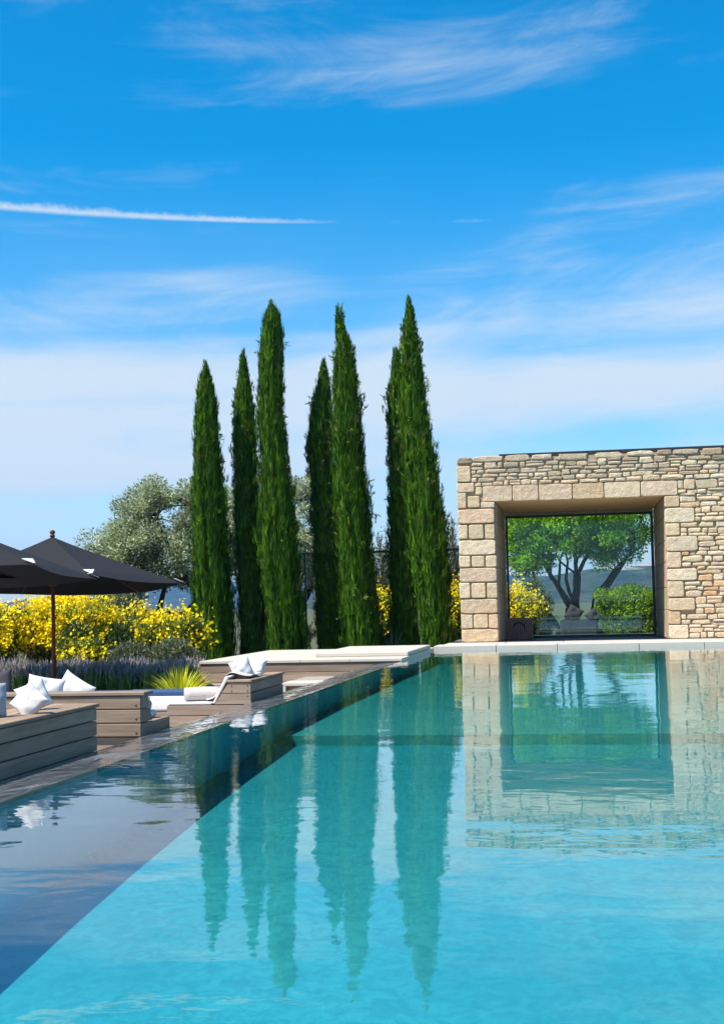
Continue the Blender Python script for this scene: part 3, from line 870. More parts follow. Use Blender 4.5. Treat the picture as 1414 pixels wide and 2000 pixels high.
# pillows with pointed, dog-eared corners
def pillow(loc, rot, size, thick, mat, label, seed, group=None):
    rg = random.Random(seed)
    n = 14
    v, f = [], []
    ph = [rg.uniform(0, 6.3) for _ in range(4)]
    for sgn in (1, -1):
        for j in range(n + 1):
            for i in range(n + 1):
                a = i / n * 2 - 1; b = j / n * 2 - 1
                x_ = a * (1 - 0.10 * (1 - b * b) ** 0.5); y_ = b * (1 - 0.10 * (1 - a * a) ** 0.5)
                t_ = max(0.0, (1 - a * a) * (1 - b * b)) ** 0.42
                fold = 0.10 * math.sin(5 * a + 3 * b + ph[0]) + 0.08 * math.sin(7 * b - 4 * a + ph[1])
                crease = -0.45 * math.exp(-((a + 0.15 * math.sin(3 * b + ph[2])) / 0.22) ** 2) * max(0, b + 0.15)
                z_ = sgn * thick * t_ * (1 + fold + crease)
                v.append((x_ * size / 2, z_, y_ * size / 2 + size * 0.38))
    m = (n + 1) ** 2
    for s in range(2):
        for j in range(n):
            for i in range(n):
                a = s * m + j * (n + 1) + i
                q = (a, a + 1, a + n + 2, a + n + 1)
                f.append(q if s == 1 else tuple(reversed(q)))
    me = pymesh('pillow', v, f, True)
    bm = bmesh.new(); bm.from_mesh(me)
    bmesh.ops.remove_doubles(bm, verts=bm.verts, dist=1e-5)
    bmesh.ops.recalc_face_normals(bm, faces=bm.faces)
    bm.to_mesh(me); bm.free()
    o = link('pillow', me, mat, None, loc, rot)
    ss = o.modifiers.new('smooth', 'SUBSURF'); ss.levels = 1; ss.render_levels = 1
    return tag(o, label, 'pillow', group)
PG = 'white pointed pillows on the daybeds'
W_ = M['white_cloth']
pillow((-3.30, 7.32, 0.262), (rad(-22), rad(38), rad(-20)), 0.205, 0.045, W_, 'white pointed pillow, at the front of the pair on the long daybed', 1, PG)
pillow((-3.31, 7.62, 0.262), (rad(-20), rad(-22), rad(30)), 0.205, 0.045, W_, 'white pointed pillow slumped toward the timber at the back of the front pair', 2, PG)
pillow((-3.36, 7.05, 0.262), (rad(-12), rad(8), rad(60)), 0.24, 0.05, M['grey_cloth'], 'grey pillow cut by the picture edge, on the long daybed', 3, PG)
pillow((-4.08, 9.42, 0.10), (rad(-14), rad(10), rad(10)), 0.32, 0.06, W_, 'white pointed pillow showing two peaks above the three-plank back', 4, PG)
pillow((-3.93, 9.50, 0.10), (rad(-16), rad(28), rad(-14)), 0.33, 0.06, W_, 'white pillow with one tall right-hand peak above the three-plank back', 5, PG)
pillow((-4.50, 9.52, 0.10), (rad(-16), rad(-12), rad(0)), 0.36, 0.07, M['charcoal_and_shade_cloth'], 'dark charcoal pillow beside the white ones behind the three-plank back', 6)
pillow((-3.25, 12.50, 0.165), (rad(-10), rad(-20), rad(24)), 0.23, 0.05, W_, 'white pillow leaning on top of the sloped backrest by the water', 7, PG)
pillow((-3.27, 12.95, 0.165), (rad(-12), rad(14), rad(-20)), 0.22, 0.05, W_, 'white pillow behind the leaning one on the sloped backrest', 8, PG)

# raised timber platform with pale stone top
pl = empty('timber_platform', (-4.3, 21.4, GZ), 'raised timber platform with a pale stone top in front of the cypresses', 'platform')
YP = 19.5
plank_rows(pl, 'front_plank', [(-0.30, -0.15), (-0.15, -0.005)], 'x', -5.78, PX0 - 0.02, YP, YP + 0.03, M['wood_x'])
box('core', -5.76, PX0 - 0.03, YP + 0.031, 24.2, GZ, -0.006, M['wood_core'], pl, 0.0)
xx = -5.80
for wd in (0.8, 0.82, 0.78, 0.83): 
    for ya, yb in ((YP - 0.02, YP + 1.5), (YP + 1.504, YP + 3.0), (YP + 3.004, 24.2)):
        box('top_slab', xx, min(xx + wd - 0.004, PX0 - 0.012), ya, yb, -0.004, 0.040, M['white_stone'], pl, 0.005)
    xx += wd
plank_rows(pl, 'side_plank', [(-0.45, -0.30), (-0.30, -0.15), (-0.15, -0.005)], 'y', YP, 24.2, -5.81, -5.782, M['wood_y'])
box('plinth', -5.6, PX0 - 0.04, YP - 0.25, YP - 0.003, GZ, -0.305, M['plinth'], pl, 0.006)
ws = box('stone_slab', -4.12, PX0 - 0.03, 20.35, 23.6, 0.0405, 0.108, M['white_stone'], None, 0.01)
tag(ws, 'thin white stone slab lying on the timber platform by the pool corner', 'slab')
st = empty('stone_step', (-3.1, 16.0, GZ), 'pale stone step with recessed timber front behind the sloped daybed', 'step')
box('tread', -3.45, PX0 - 0.14, 15.0, 15.45, -0.085, -0.045, M['white_stone'], st, 0.006)
box('tread', -3.45, PX0 - 0.14, 15.454, 16.4, -0.088, -0.05, M['plinth'], st, 0.006)
box('riser', -3.40, PX0 - 0.15, 15.06, 16.35, GZ, -0.087, M['wood_x'], st, 0.004)
box('upright', -3.45, -3.401, 15.0, 16.4, GZ, -0.087, M['white_stone'], st, 0.006)

# ================================================================== parasols
def parasol(center, R_, rot, tilt, apex, rim, base, label):
    t = empty('parasol', (center[0], center[1], base), label, 'parasol', 'black hexagonal parasols over the lounge')
    C0 = Vector((center[0], center[1], apex))
    tx, ty = tilt
    def P(rr, q, z): 
        x_, y_ = rr * math.cos(q), rr * math.sin(q)
        return Vector((x_, y_, z + tx * x_ + ty * y_))
    drop = apex - rim
    v, f = [], []
    nr, ns = 6, 6
    # six panels; the cloth sags a little between the ribs
    for k in range(6):
        a0 = rot + k * math.pi / 3; a1 = a0 + math.pi / 3
        for i in range(nr + 1):
            s = i / nr
            for j in range(ns + 1):
                u = j / ns
                pa = P(R_ * s, a0, -drop * (s ** 0.93)); pb = P(R_ * s, a1, -drop * (s ** 0.93))
                p = pa.lerp(pb, u)
                p.z -= 0.05 * s * math.sin(math.pi * u) * R_ * 0.35
                p.x *= 1 - 0.05 * s * math.sin(math.pi * u) * (s > 0.99); p.y *= 1 - 0.05 * s * math.sin(math.pi * u) * (s > 0.99)
                v.append(p)
    st_ = (nr + 1) * (ns + 1)
    for k in range(6):
        for i in range(nr):
            for j in range(ns):
                a = k * st_ + i * (ns + 1) + j
                f.append((a, a + ns + 1, a + ns + 2, a + 1))
    me = pymesh('canopy', v, f, False)
    o = link('canopy', me, M['canopy'], t, C0)
    sm = o.modifiers.new('thickness', 'SOLIDIFY'); sm.thickness = 0.006
    for k in range(6):
        q = rot + k * math.pi / 3
        e = P(R_ * 0.985, q, -drop * 0.985 - 0.018); c0 = P(0.04, q, -0.045)
        rb = tube('rib', [tuple(c0), tuple(c0.lerp(e, 0.5) - Vector((0, 0, 0.015))), tuple(e)], [0.012, 0.012, 0.010], M['pole_wood'], t, 6, C0)
        m_ = P(R_ * 0.62, q, -drop * 0.62 - 0.035); hub = Vector((0, 0, -drop * 0.78 - 0.10)) + Vector((0.05 * math.cos(q), 0.05 * math.sin(q), 0))
        tube('strut', [tuple(hub), tuple(m_)], [0.010, 0.009], M['pole_wood'], rb, 6, C0)
        # white reinforcing pocket at the corner
        c1 = P(R_ * 1.004, q, -drop * 1.0 + 0.012); dirv = Vector((math.cos(q), math.sin(q), 0)); sd = Vector((-math.sin(q), math.cos(q), 0))
        bk_ = dirv * -0.13 + Vector((0, 0, 0.13 * drop / R_ + 0.004))
        pv = [c1 + sd * 0.012, c1 - sd * 0.012, c1 + bk_ - sd * 0.075, c1 + bk_ + sd * 0.075]
        pv2 = [p + Vector((0, 0, 0.008)) for p in pv]
        link('corner_pocket', pymesh('corner_pocket', pv + pv2, [(0, 1, 2, 3), (7, 6, 5, 4), (0, 4, 5, 1), (1, 5, 6, 2), (2, 6, 7, 3), (3, 7, 4, 0)]), M['white_cloth'], t, C0)
    H = apex - base
    tube('pole', [(0, 0, -H), (0, 0, -H * 0.5), (0, 0, 0.02)], [0.028, 0.028, 0.026], M['pole_wood'], t, 12, C0)
    tube('hub', [(0, 0, -drop * 0.78 - 0.17), (0, 0, -drop * 0.78 - 0.12), (0, 0, -drop * 0.78 - 0.07)], [0.045, 0.06, 0.05], M['pole_wood'], t, 10, C0)
    tube('finial', [(0, 0, 0.0), (0, 0, 0.025), (0, 0, 0.035), (0, 0, 0.06), (0, 0, 0.085), (0, 0, 0.10)], [0.04, 0.035, 0.022, 0.042, 0.036, 0.012], M['pole_wood'], t, 12, C0)
    box('base', center[0] - 0.3, center[0] + 0.3, center[1] - 0.3, center[1] + 0.3, base, base + 0.06, M['dark_metal'], t, 0.01)
    return t
parasol((-7.37, 17.5), 1.88, rad(-52), (0.0, -0.062), 1.95, 1.255, -0.36, 'black hexagonal parasol whose wooden pole and finial stand in full view')
parasol((-7.7, 14.5), 2.05, rad(-29), (0.0, -0.06), 2.09, 1.34, GZ + 0.02, 'black hexagonal parasol in front, cut off by the picture edge')

# ================================================================== vegetation
CYP = [
('tall dark cypress standing nearest the parasols, leftmost of the row',28.2,[(-8.063,-0.54,0.414),(-8.01,-0.19,0.462),(-8.061,1.32,0.481),(-8.121,3.07,0.392),(-8.132,4.84,0.291),(-8.126,5.54,0.248),(-8.129,6.02,0.176),(-8.124,6.31,0.091),(-8.121,6.51,0.006)]),
('slim shaded cypress, second from the parasols, almost black below',30.4,[(-7.627,-0.41,0.384),(-7.636,-0.22,0.371),(-7.69,1.33,0.353),(-7.783,3.22,0.329),(-7.792,5.11,0.271),(-7.793,5.74,0.246),(-7.801,6.37,0.175),(-7.805,6.82,0.097),(-7.812,7.16,0.006)]),
('thick tall cypress, third from the parasols, beside the slim dark one',27.9,[(-6.287,-0.32,0.419),(-6.283,-0.15,0.419),(-6.307,0.71,0.461),(-6.442,2.42,0.457),(-6.484,4.15,0.347),(-6.555,5.31,0.289),(-6.509,6.47,0.277),(-6.485,7.05,0.254),(-6.466,7.45,0.195),(-6.483,7.73,0.03)]),
('shorter cypress half hidden behind the middle pointed one',30.2,[(-5.714,-0.43,0.324),(-5.721,-0.19,0.312),(-5.769,1.9,0.307),(-5.811,3.75,0.276),(-5.881,4.62,0.327),(-5.827,5.37,0.29),(-5.81,5.86,0.233),(-5.774,6.36,0.132),(-5.757,6.83,0.013)]),
('shaggy cypress with a thin bent tip in the middle of the row',27.6,[(-4.496,-0.33,0.407),(-4.497,-0.11,0.412),(-4.608,1.23,0.42),(-4.689,2.92,0.381),(-4.755,4.05,0.348),(-4.758,5.18,0.32),(-4.784,6.09,0.229),(-4.785,6.54,0.195),(-4.866,7.01,0.103),(-4.949,7.44,0.012)]),
('dark cypress tucked behind the one closest to the pavilion',29.9,[(-3.87,-0.33,0.339),(-3.879,0.03,0.333),(-3.9,2.44,0.316),(-3.886,4.26,0.323),(-3.918,5.48,0.263),(-3.93,5.97,0.226),(-3.949,6.46,0.135),(-3.987,6.93,0.012)]),
('tallest leaning cypress, closest to the stone pavilion',26.6,[(-2.794,-0.21,0.337),(-2.791,0.11,0.342),(-2.922,1.71,0.408),(-2.982,2.79,0.388),(-3.046,3.87,0.34),(-3.171,4.96,0.276),(-3.198,5.83,0.228),(-3.187,6.26,0.206),(-3.212,6.81,0.136),(-3.221,7.33,0.016)])]
def cypress(idx, label, Y, prof):
    Yn = {1: 28.9, 3: 28.7, 5: 28.4}.get(idx, Y)
    k_ = Yn / Y
    prof = [(a * k_, 0.85 + (b - 0.85) * k_, c * k_ * 0.86) for a, b, c in prof]
    Y = Yn
    rg = np.random.default_rng(100 + idx)
    base = (prof[0][0], Y, GZ)
    t = empty('cypress_tree', base, label, 'cypress', 'cypresses in a row behind the platform')
    P_ = np.array(sorted(prof, key=lambda p: p[1]))
    zs, xs_, rs_ = P_[:, 1], P_[:, 0], P_[:, 2]
    z0, z1 = max(zs[0], GZ + 0.12), zs[-1]
    ph = rg.uniform(0, 6.28, 8)
    shag = [0.7, 0.7, 0.8, 1.3, 1.5, 1.1, 1.2][idx]
    def ridge(z, a):
        return (0.07 * np.sin(3 * a + 0.7 * z + ph[0]) + 0.08 * np.sin(7 * a - 0.5 * z + ph[1]) + 0.09 * np.sin(12 * a + 0.9 * z + ph[2])
                + 0.05 * np.sin(2.1 * z + 2 * a + ph[3]) + 0.07 * np.sin(19 * a - 1.6 * z + ph[4])
                + 0.05 * np.sin(5.2 * z + 3 * a + ph[5]))
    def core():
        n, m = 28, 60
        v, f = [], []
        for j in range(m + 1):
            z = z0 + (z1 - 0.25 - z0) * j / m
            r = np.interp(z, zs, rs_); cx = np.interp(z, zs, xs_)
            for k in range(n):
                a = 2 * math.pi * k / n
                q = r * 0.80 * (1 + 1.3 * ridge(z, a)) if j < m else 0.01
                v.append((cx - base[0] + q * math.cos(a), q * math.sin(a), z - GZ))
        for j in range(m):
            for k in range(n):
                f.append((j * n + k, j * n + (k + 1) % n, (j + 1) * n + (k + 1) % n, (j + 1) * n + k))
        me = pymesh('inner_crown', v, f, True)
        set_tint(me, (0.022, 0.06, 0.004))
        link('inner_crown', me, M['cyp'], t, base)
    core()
    n = 15000
    zg = np.linspace(z0, z1, 400)
    wgt = np.interp(zg, zs, rs_) + 0.05
    cdf = np.cumsum(wgt); cdf /= cdf[-1]
    z = np.interp(rg.random(n), cdf, zg)
    a = rg.uniform(0, 2 * math.pi, n)
    r = np.interp(z, zs, rs_); cx = np.interp(z, zs, xs_)
    rid = ridge(z, a)
    rr = r * (0.90 + 1.15 * rid + 0.10 * rg.normal(size=n)) - 0.012
    rr = np.maximum(rr, 0.0)
    outv = np.stack([np.cos(a), np.sin(a), np.zeros(n)], 1)
    C = np.stack([cx - base[0], np.zeros(n), z - GZ - 0.08], 1) + outv * rr[:, None]
    D = outv * rg.uniform(-0.02, 0.22, (n, 1)) + np.array([0, 0, 1.0]) + rg.normal(size=(n, 3)) * 0.07
    N = outv + rg.normal(size=(n, 3)) * 0.38
    L = rg.uniform(0.14, 0.36, n) * np.clip(r / 0.22, 0.6, 1.0)
    Wd = rg.uniform(0.013, 0.030, n)
    cols = mixcol(rg, n, [(0.038, 0.112, 0.002), (0.054, 0.148, 0.003), (0.023, 0.072, 0.002), (0.088, 0.18, 0.006)], 0.28)
    # sprays: small fans of scale-leaf shoots, uneven in reach and tone
    nt, per = 1500, 22
    zt = np.interp(rg.random(nt), cdf, zg); at = rg.uniform(0, 2 * math.pi, nt)
    rt = np.interp(zt, zs, rs_); ct = np.interp(zt, zs, xs_)
    reach = rt * (0.86 + 1.3 * ridge(zt, at)) + np.where(rg.random(nt) < 0.16, rg.uniform(0.02, 0.13, nt), rg.uniform(-0.06, 0.03, nt)) * np.clip(rt / 0.2, 0.35, 1)
    ot = np.stack([np.cos(at), np.sin(at), np.zeros(nt)], 1); tt = np.stack([-np.sin(at), np.cos(at), np.zeros(nt)], 1)
    ctr = np.stack([ct - base[0], np.zeros(nt), zt - GZ - 0.05], 1) + ot * reach[:, None]
    k = np.repeat(np.arange(nt), per); mm = nt * per
    fan = rg.uniform(-1, 1, mm)
    tc = ctr[k] + tt[k] * (fan * 0.035)[:, None] + np.array([0, 0, 1.0]) * rg.uniform(-0.07, 0.07, mm)[:, None] + rg.normal(size=(mm, 3)) * 0.008
    td = ot[k] * rg.uniform(0.1, 0.5, mm)[:, None] + np.array([0, 0, 1.0]) + tt[k] * (fan * 0.45)[:, None] + rg.normal(size=(mm, 3)) * 0.16
    tone = np.clip(1 + 0.32 * rg.normal(size=nt), 0.45, 1.9)
    hue = np.array([(0.048, 0.138, 0.003), (0.072, 0.18, 0.004), (0.030, 0.090, 0.003), (0.11, 0.20, 0.008), (0.16, 0.14, 0.04)])[rg.choice(5, nt, p=[0.36, 0.26, 0.22, 0.13, 0.03])]
    C = np.vstack([C, tc]); D = np.vstack([D, td]); N = np.vstack([N, ot[k] + rg.normal(size=(mm, 3)) * 0.5])
    L = np.concatenate([L, rg.uniform(0.05, 0.14, mm) * np.clip(rt / 0.2, 0.5, 1.0)[k]]); Wd = np.concatenate([Wd, rg.uniform(0.010, 0.022, mm)])
    cols = np.vstack([cols, (hue * tone[:, None])[k] * (1 + 0.15 * rg.normal(size=(mm, 1)))])
    # leaders: a few thin shoots make the tip ragged
    for _ in range(5):
        zb_ = z1 - rg.uniform(0.25, 0.75); zt_ = z1 - rg.uniform(-0.12, 0.2)
        rb_ = np.interp(zb_, zs, rs_) * rg.uniform(0.2, 0.75); a0 = rg.uniform(0, 6.28); cb_ = np.interp(zb_, zs, xs_)
        m_ = 60; q_ = rg.random(m_)
        pz = zb_ + (zt_ - zb_) * q_
        C = np.vstack([C, np.stack([cb_ - base[0] + math.cos(a0) * rb_ + rg.normal(size=m_) * 0.012, math.sin(a0) * rb_ + rg.normal(size=m_) * 0.012, pz - GZ - 0.08], 1)])
        D = np.vstack([D, np.array([0, 0, 1.0]) + rg.normal(size=(m_, 3)) * 0.16]); N = np.vstack([N, rg.normal(size=(m_, 3))])
        L = np.concatenate([L, rg.uniform(0.08, 0.18, m_)]); Wd = np.concatenate([Wd, rg.uniform(0.014, 0.026, m_)])
        cols = np.vstack([cols, mixcol(rg, m_, [(0.05, 0.12, 0.01), (0.07, 0.14, 0.02)], 0.15)])
    # stray sprays that stand off the column
    ns = int(110 * shag)
    sC, sD, sN, sL, sW, sc = [], [], [], [], [], []
    for _ in range(ns):
        zz = rg.uniform(0.5, z1 - 0.9); aa = rg.uniform(0, 6.28)
        q = np.interp(zz, zs, rs_) * (0.92 + ridge(zz, aa)); cxx = np.interp(zz, zs, xs_)
        o = np.array([math.cos(aa), math.sin(aa), 0])
        p0 = np.array([cxx - base[0], 0, zz - GZ]) + o * q
        dirv = o * rg.uniform(0.15, 0.6) + np.array([0, 0, rg.uniform(0.3, 1.2)]) + rg.normal(size=3) * 0.2
        dirv /= np.linalg.norm(dirv)
        ln = rg.uniform(0.10, 0.24) * shag ** 0.5
        pale = rg.random() < 0.30 * shag - 0.12
        for k in range(16):
            s = k / 16
            sC.append(p0 + dirv * ln * s + rg.normal(size=3) * 0.012 - np.array([0, 0, 0.05 * s * s]))
            sD.append(dirv + rg.normal(size=3) * 0.55); sN.append(o + rg.normal(size=3) * 0.6)
            sL.append(rg.uniform(0.05, 0.11)); sW.append(rg.uniform(0.016, 0.034))
            sc.append((0.15, 0.19, 0.05) if pale else (0.045, 0.115, 0.006))
    C = np.vstack([C, sC]); D = np.vstack([D, sD]); N = np.vstack([N, sN])
    L = np.concatenate([L, sL]); Wd = np.concatenate([Wd, sW]); cols = np.vstack([cols, np.array(sc) * (1 + 0.15 * rg.normal(size=(len(sc), 1)))])
    blades('crown', C, D, N, L, Wd, np.clip(cols, .002, 1), M['cyp'], t, base, 0.4)
    tube('trunk', [(0, 0, 0), (0, 0, 0.5), (xs_[-1] - base[0], 0, z1 - GZ - 0.8)], [0.13, 0.10, 0.02], M['bark_pale'], t, 8, base)
for i, (lab, Y, prof) in enumerate(CYP): cypress(i, lab, Y, prof)

def limb_path(rg, p, q, n=6, wob=0.12):
    p, q = np.array(p, float), np.array(q, float)
    L = np.linalg.norm(q - p)
    pts = []
    o1, o2 = rg.normal(size=3) * wob * L, rg.normal(size=3) * wob * L
    for i in range(n + 1):
        s = i / n
        pts.append(tuple(p + (q - p) * s + o1 * math.sin(math.pi * s) + o2 * 0.5 * math.sin(2 * math.pi * s)))
    return pts
def leafy_tree(name, label, cat, base, trunks, clumps, nleaf, leafL, leafW, cols, seed, bark, leafmat, group=None, clump_r=(0.25, 0.5), up=0.3, twig_from=None, droop=0.0):
    """trunks: list of (path points relative to base, r0, r1); clumps: array of clump centres relative to base"""
    rg = np.random.default_rng(seed)
    t = empty(name, base, label, cat, group)
    tubes = []
    for pts, r0, r1 in trunks:
        n = len(pts)
        tubes.append((pts, [r0 + (r1 - r0) * i / (n - 1) for i in range(n)]))
    allp = np.array([p for pts, a, b in trunks for p in pts[len(pts) // 2:]])
    for c in clumps:    # a twig from the nearest limb into each clump
        k = np.argmin(np.linalg.norm(allp - c, axis=1))
        d_ = np.linalg.norm(allp[k] - c)
        if d_ > 0.05: tubes.append((limb_path(rg, allp[k], c, 4, 0.10), [0.022, 0.018, 0.014, 0.010, 0.005]))
    join_tubes('trunk', tubes, bark, t, base, 7)
    k = rg.integers(0, len(clumps), nleaf)
    cr = rg.uniform(*clump_r, len(clumps))[k]
    off = rand_dirs(rg, nleaf) * (rg.random(nleaf) ** 0.5 * cr)[:, None] * np.array([1, 1, 0.75])
    C = np.asarray(clumps)[k] + off
    D = unit(off) * 0.7 + rg.normal(size=(nleaf, 3)) * 0.6 + np.array([0, 0, up])
    N = rg.normal(size=(nleaf, 3)) + np.array([0, 0, 0.7])
    tone = (1 + 0.22 * rg.normal(size=len(clumps)))[k]
    cc = mixcol(rg, nleaf, cols, 0.15) * np.clip(tone, 0.5, 1.6)[:, None]
    blades('crown', C, D, N, rg.uniform(0.7, 1.3, nleaf) * leafL, rg.uniform(0.7, 1.3, nleaf) * leafW, np.clip(cc, .003, 1), leafmat, t, base, 0.5)
    return t
def ellipsoid_clumps(rg, n, c, r, shell=0.55, flat=None):
    d_ = rand_dirs(rg, n)
    s = shell + (1 - shell) * rg.random(n) ** 0.7
    p = d_ * s[:, None] * np.array(r) + np.array(c)
    return p

OLV = [(0.29, 0.35, 0.20), (0.37, 0.42, 0.29), (0.21, 0.27, 0.14), (0.46, 0.49, 0.38)]
rg = np.random.default_rng(5)
cl1 = np.vstack([ellipsoid_clumps(rg, 120, (0.1, 0, 3.45), (1.75, 1.6, 1.55)), ellipsoid_clumps(rg, 60, (-1.35, -0.2, 2.6), (1.1, 1.2, 1.15)),
                 ellipsoid_clumps(rg, 60, (-1.75, -1.3, 1.35), (0.95, 0.7, 0.75)), ellipsoid_clumps(rg, 40, (1.3, 0.2, 3.4), (1.0, 1.0, 1.3))])
cl1 = cl1[cl1[:, 2] > 0.75]
tr1 = [(limb_path(rg, (0.9, 0, -0.2), (0.55, 0, 1.2), 5, 0.08), 0.32, 0.24), (limb_path(rg, (0.55, 0, 1.1), (-0.7, -0.3, 1.25), 6, 0.05), 0.17, 0.09),
       (limb_path(rg, (-0.55, -0.25, 1.2), (-1.4, -0.3, 2.6), 6), 0.09, 0.03), (limb_path(rg, (-0.3, -0.2, 1.25), (-0.4, -0.3, 2.9), 6), 0.08, 0.03),
       (limb_path(rg, (0.5, 0, 1.2), (0.1, 0.2, 3.6), 7), 0.18, 0.04), (limb_path(rg, (0.55, 0, 1.2), (1.6, 0.1, 3.4), 7), 0.16, 0.04),
       (limb_path(rg, (0.3, 0, 2.1), (-0.6, 0.5, 3.9), 6), 0.08, 0.02), (limb_path(rg, (1.0, 0, 2.2), (0.9, -0.5, 4.2), 6), 0.08, 0.02)]
leafy_tree('olive_tree', 'broad silvery olive tree behind the parasol', 'olive tree', (-10.9, 34.0, GZ), tr1, cl1, 80000, 0.105, 0.038, OLV, 21, M['bark'], M['olive'], 'olive trees', (0.26, 0.50))
cl2 = np.vstack([ellipsoid_clumps(rg, 90, (0.3, 0, 3.6), (1.3, 1.2, 1.7)), ellipsoid_clumps(rg, 40, (-0.9, 0, 3.4), (0.9, 0.9, 1.2)), ellipsoid_clumps(rg, 30, (1.0, 0.1, 2.6), (0.6, 0.7, 1.0))])
cl2 = cl2[cl2[:, 2] > 1.2]
tr2 = [(limb_path(rg, (0, 0, -0.2), (0.1, 0, 1.5), 5, 0.08), 0.25, 0.18), (limb_path(rg, (0.1, 0, 1.4), (0.8, 0, 3.6), 6), 0.13, 0.03), (limb_path(rg, (0.1, 0, 1.4), (-0.7, 0.2, 3.5), 6), 0.13, 0.03),
       (limb_path(rg, (0.1, 0, 1.4), (0.2, -0.2, 4.4), 6), 0.12, 0.02), (limb_path(rg, (0.4, 0, 2.2), (1.4, 0, 2.8), 5), 0.06, 0.02)]
leafy_tree('olive_tree', 'sparser olive tree glimpsed between the cypress trunks', 'olive tree', (-7.6, 35.0, GZ), tr2, cl2, 46000, 0.105, 0.036, OLV, 22, M['bark'], M['olive'], 'olive trees', (0.2, 0.4))

# wispy upright bushes beyond the glass screen
def wispy(base, h, rx, n, label, cols, seed, cat='shrub'):
    rg = np.random.default_rng(seed)
    t = empty('wispy_shrub', base, label, cat, 'wispy shrubs beyond the glass screen')
    stems = []
    C, D, N, L, Wd = [], [], [], [], []
    for i in range(44):
        a = rg.uniform(0, 6.28); q = rx * rg.random() ** 0.6
        top = np.array([math.cos(a) * q, math.sin(a) * q, h * rg.uniform(0.6, 1.0)])
        pts = limb_path(rg, (math.cos(a) * q * 0.3, math.sin(a) * q * 0.3, 0), top, 5, 0.05)
        stems.append((pts, [0.016, 0.013, 0.011, 0.009, 0.006, 0.004]))
        pa = np.array(pts)
        m = n // 44
        s = 0.25 + 0.75 * rg.random(m)
        k = np.minimum((s * 5).astype(int), 4)
        fr = (s * 5 - k)[:, None]
        C.append(pa[k] * (1 - fr) + pa[k + 1] * fr + rg.normal(size=(m, 3)) * 0.03)
        D.append(np.array([0, 0, 0.8]) + rg.normal(size=(m, 3)) * 0.6)
        N.append(rg.normal(size=(m, 3)))
    C = np.vstack(C); m = len(C)
    join_tubes('stems', stems, M['bark_pale'], t, base, 5)
    blades('foliage', C, np.vstack(D), np.vstack(N), rg.uniform(0.08, 0.16, m), rg.uniform(0.015, 0.03, m), mixcol(rg, m, cols, 0.2), M['leaf'], t, base)
GRN = [(0.14, 0.17, 0.08), (0.20, 0.22, 0.12), (0.10, 0.13, 0.06)]
wispy((-4.80, 33.0, GZ), 3.45, 0.55, 5200, 'pale wispy shrub between the two cypresses next to the pavilion pair', GRN, 31)
wispy((-3.02, 33.0, GZ), 3.75, 0.42, 4400, 'pale wispy shrub squeezed between the last cypress and the pavilion', GRN, 32)
wispy((-6.35, 33.2, GZ), 2.3, 0.5, 2600, 'dry brownish shrub at the foot of the thick third cypress', [(0.26, 0.17, 0.06), (0.16, 0.15, 0.08), (0.12, 0.14, 0.07)], 33)

# Spanish broom: upright rush-like stems, yellow blossom over the top
def broom(base, h, rx, nfl, label, seed, low=0.35, ry=None):
    rg = np.random.default_rng(seed)
    ry = ry or rx
    t = empty('broom_bush', base, label, 'bush', 'yellow flowering broom bushes')
    nst = 110
    C, D, N, L, Wd = [], [], [], [], []
    FC = []
    for i in range(nst):
        a = rg.uniform(0, 6.28); q = rg.random() ** 0.55
        top = np.array([math.cos(a) * rx * q, math.sin(a) * ry * q, h * (0.62 + 0.38 * math.sqrt(max(0, 1 - q * q))) * rg.uniform(0.68, 1.10)])
        b0 = np.array([math.cos(a) * rx * 0.25 * q, math.sin(a) * ry * 0.25 * q, 0])
        for k in range(5):
            sp = top + rg.normal(size=3) * np.array([0.13, 0.13, 0.10])
            st0 = b0 + (top - b0) * rg.uniform(0.0, 0.55)
            d_ = sp - st0
            C.append(st0); D.append(d_); N.append(rg.normal(size=3)); L.append(np.linalg.norm(d_)); Wd.append(rg.uniform(0.012, 0.022))
            m = int(nfl // (nst * 5) * (1.6 if (i * 7 + seed) % 10 < 6 else 0.25))
            s = low + (1.06 - low) * rg.random(m) ** 0.6
            FC.append(st0 + d_ * s[:, None] + rg.normal(size=(m, 3)) * 0.035)
    # short leafy twigs fill the body of the bush
    m = 3800
    aa = rg.uniform(0, 6.28, m); qq = rg.random(m) ** 0.5; zz = rg.random(m) ** 0.8
    body = np.stack([np.cos(aa) * rx * 0.92 * qq * (0.55 + 0.45 * zz), np.sin(aa) * ry * 0.92 * qq * (0.55 + 0.45 * zz), zz * h * 0.86], 1)
    C = np.vstack([np.array(C), body]); D = np.vstack([np.array(D), rg.normal(size=(m, 3)) * 0.4 + np.array([0, 0, 1])]); N = np.vstack([np.array(N), rg.normal(size=(m, 3))])
    L = np.concatenate([L, rg.uniform(0.08, 0.2, m)]); Wd = np.concatenate([Wd, rg.uniform(0.012, 0.03, m)])
    n = len(C)
    blades('stems', C, D, N, L, Wd, mixcol(rg, n, [(0.12, 0.19, 0.04), (0.17, 0.24, 0.06), (0.08, 0.13, 0.03)], 0.2), M['leaf'], t, base)
    FC = np.vstack(FC); FC = FC[FC[:, 2] > 0.05]
    n = len(FC)
    blades('blossom', FC, rg.normal(size=(n, 3)) + np.array([0, 0, 0.3]), rg.normal(size=(n, 3)) + np.array([-0.5, -0.8, 0.8]), rg.uniform(0.045, 0.085, n), rg.uniform(0.04, 0.07, n),
           mixcol(rg, n, [(0.90, 0.74, 0.010), (0.92, 0.80, 0.02), (0.86, 0.64, 0.008)], 0.08), M['petal'], t, base, 0.5)
BZ = -0.38
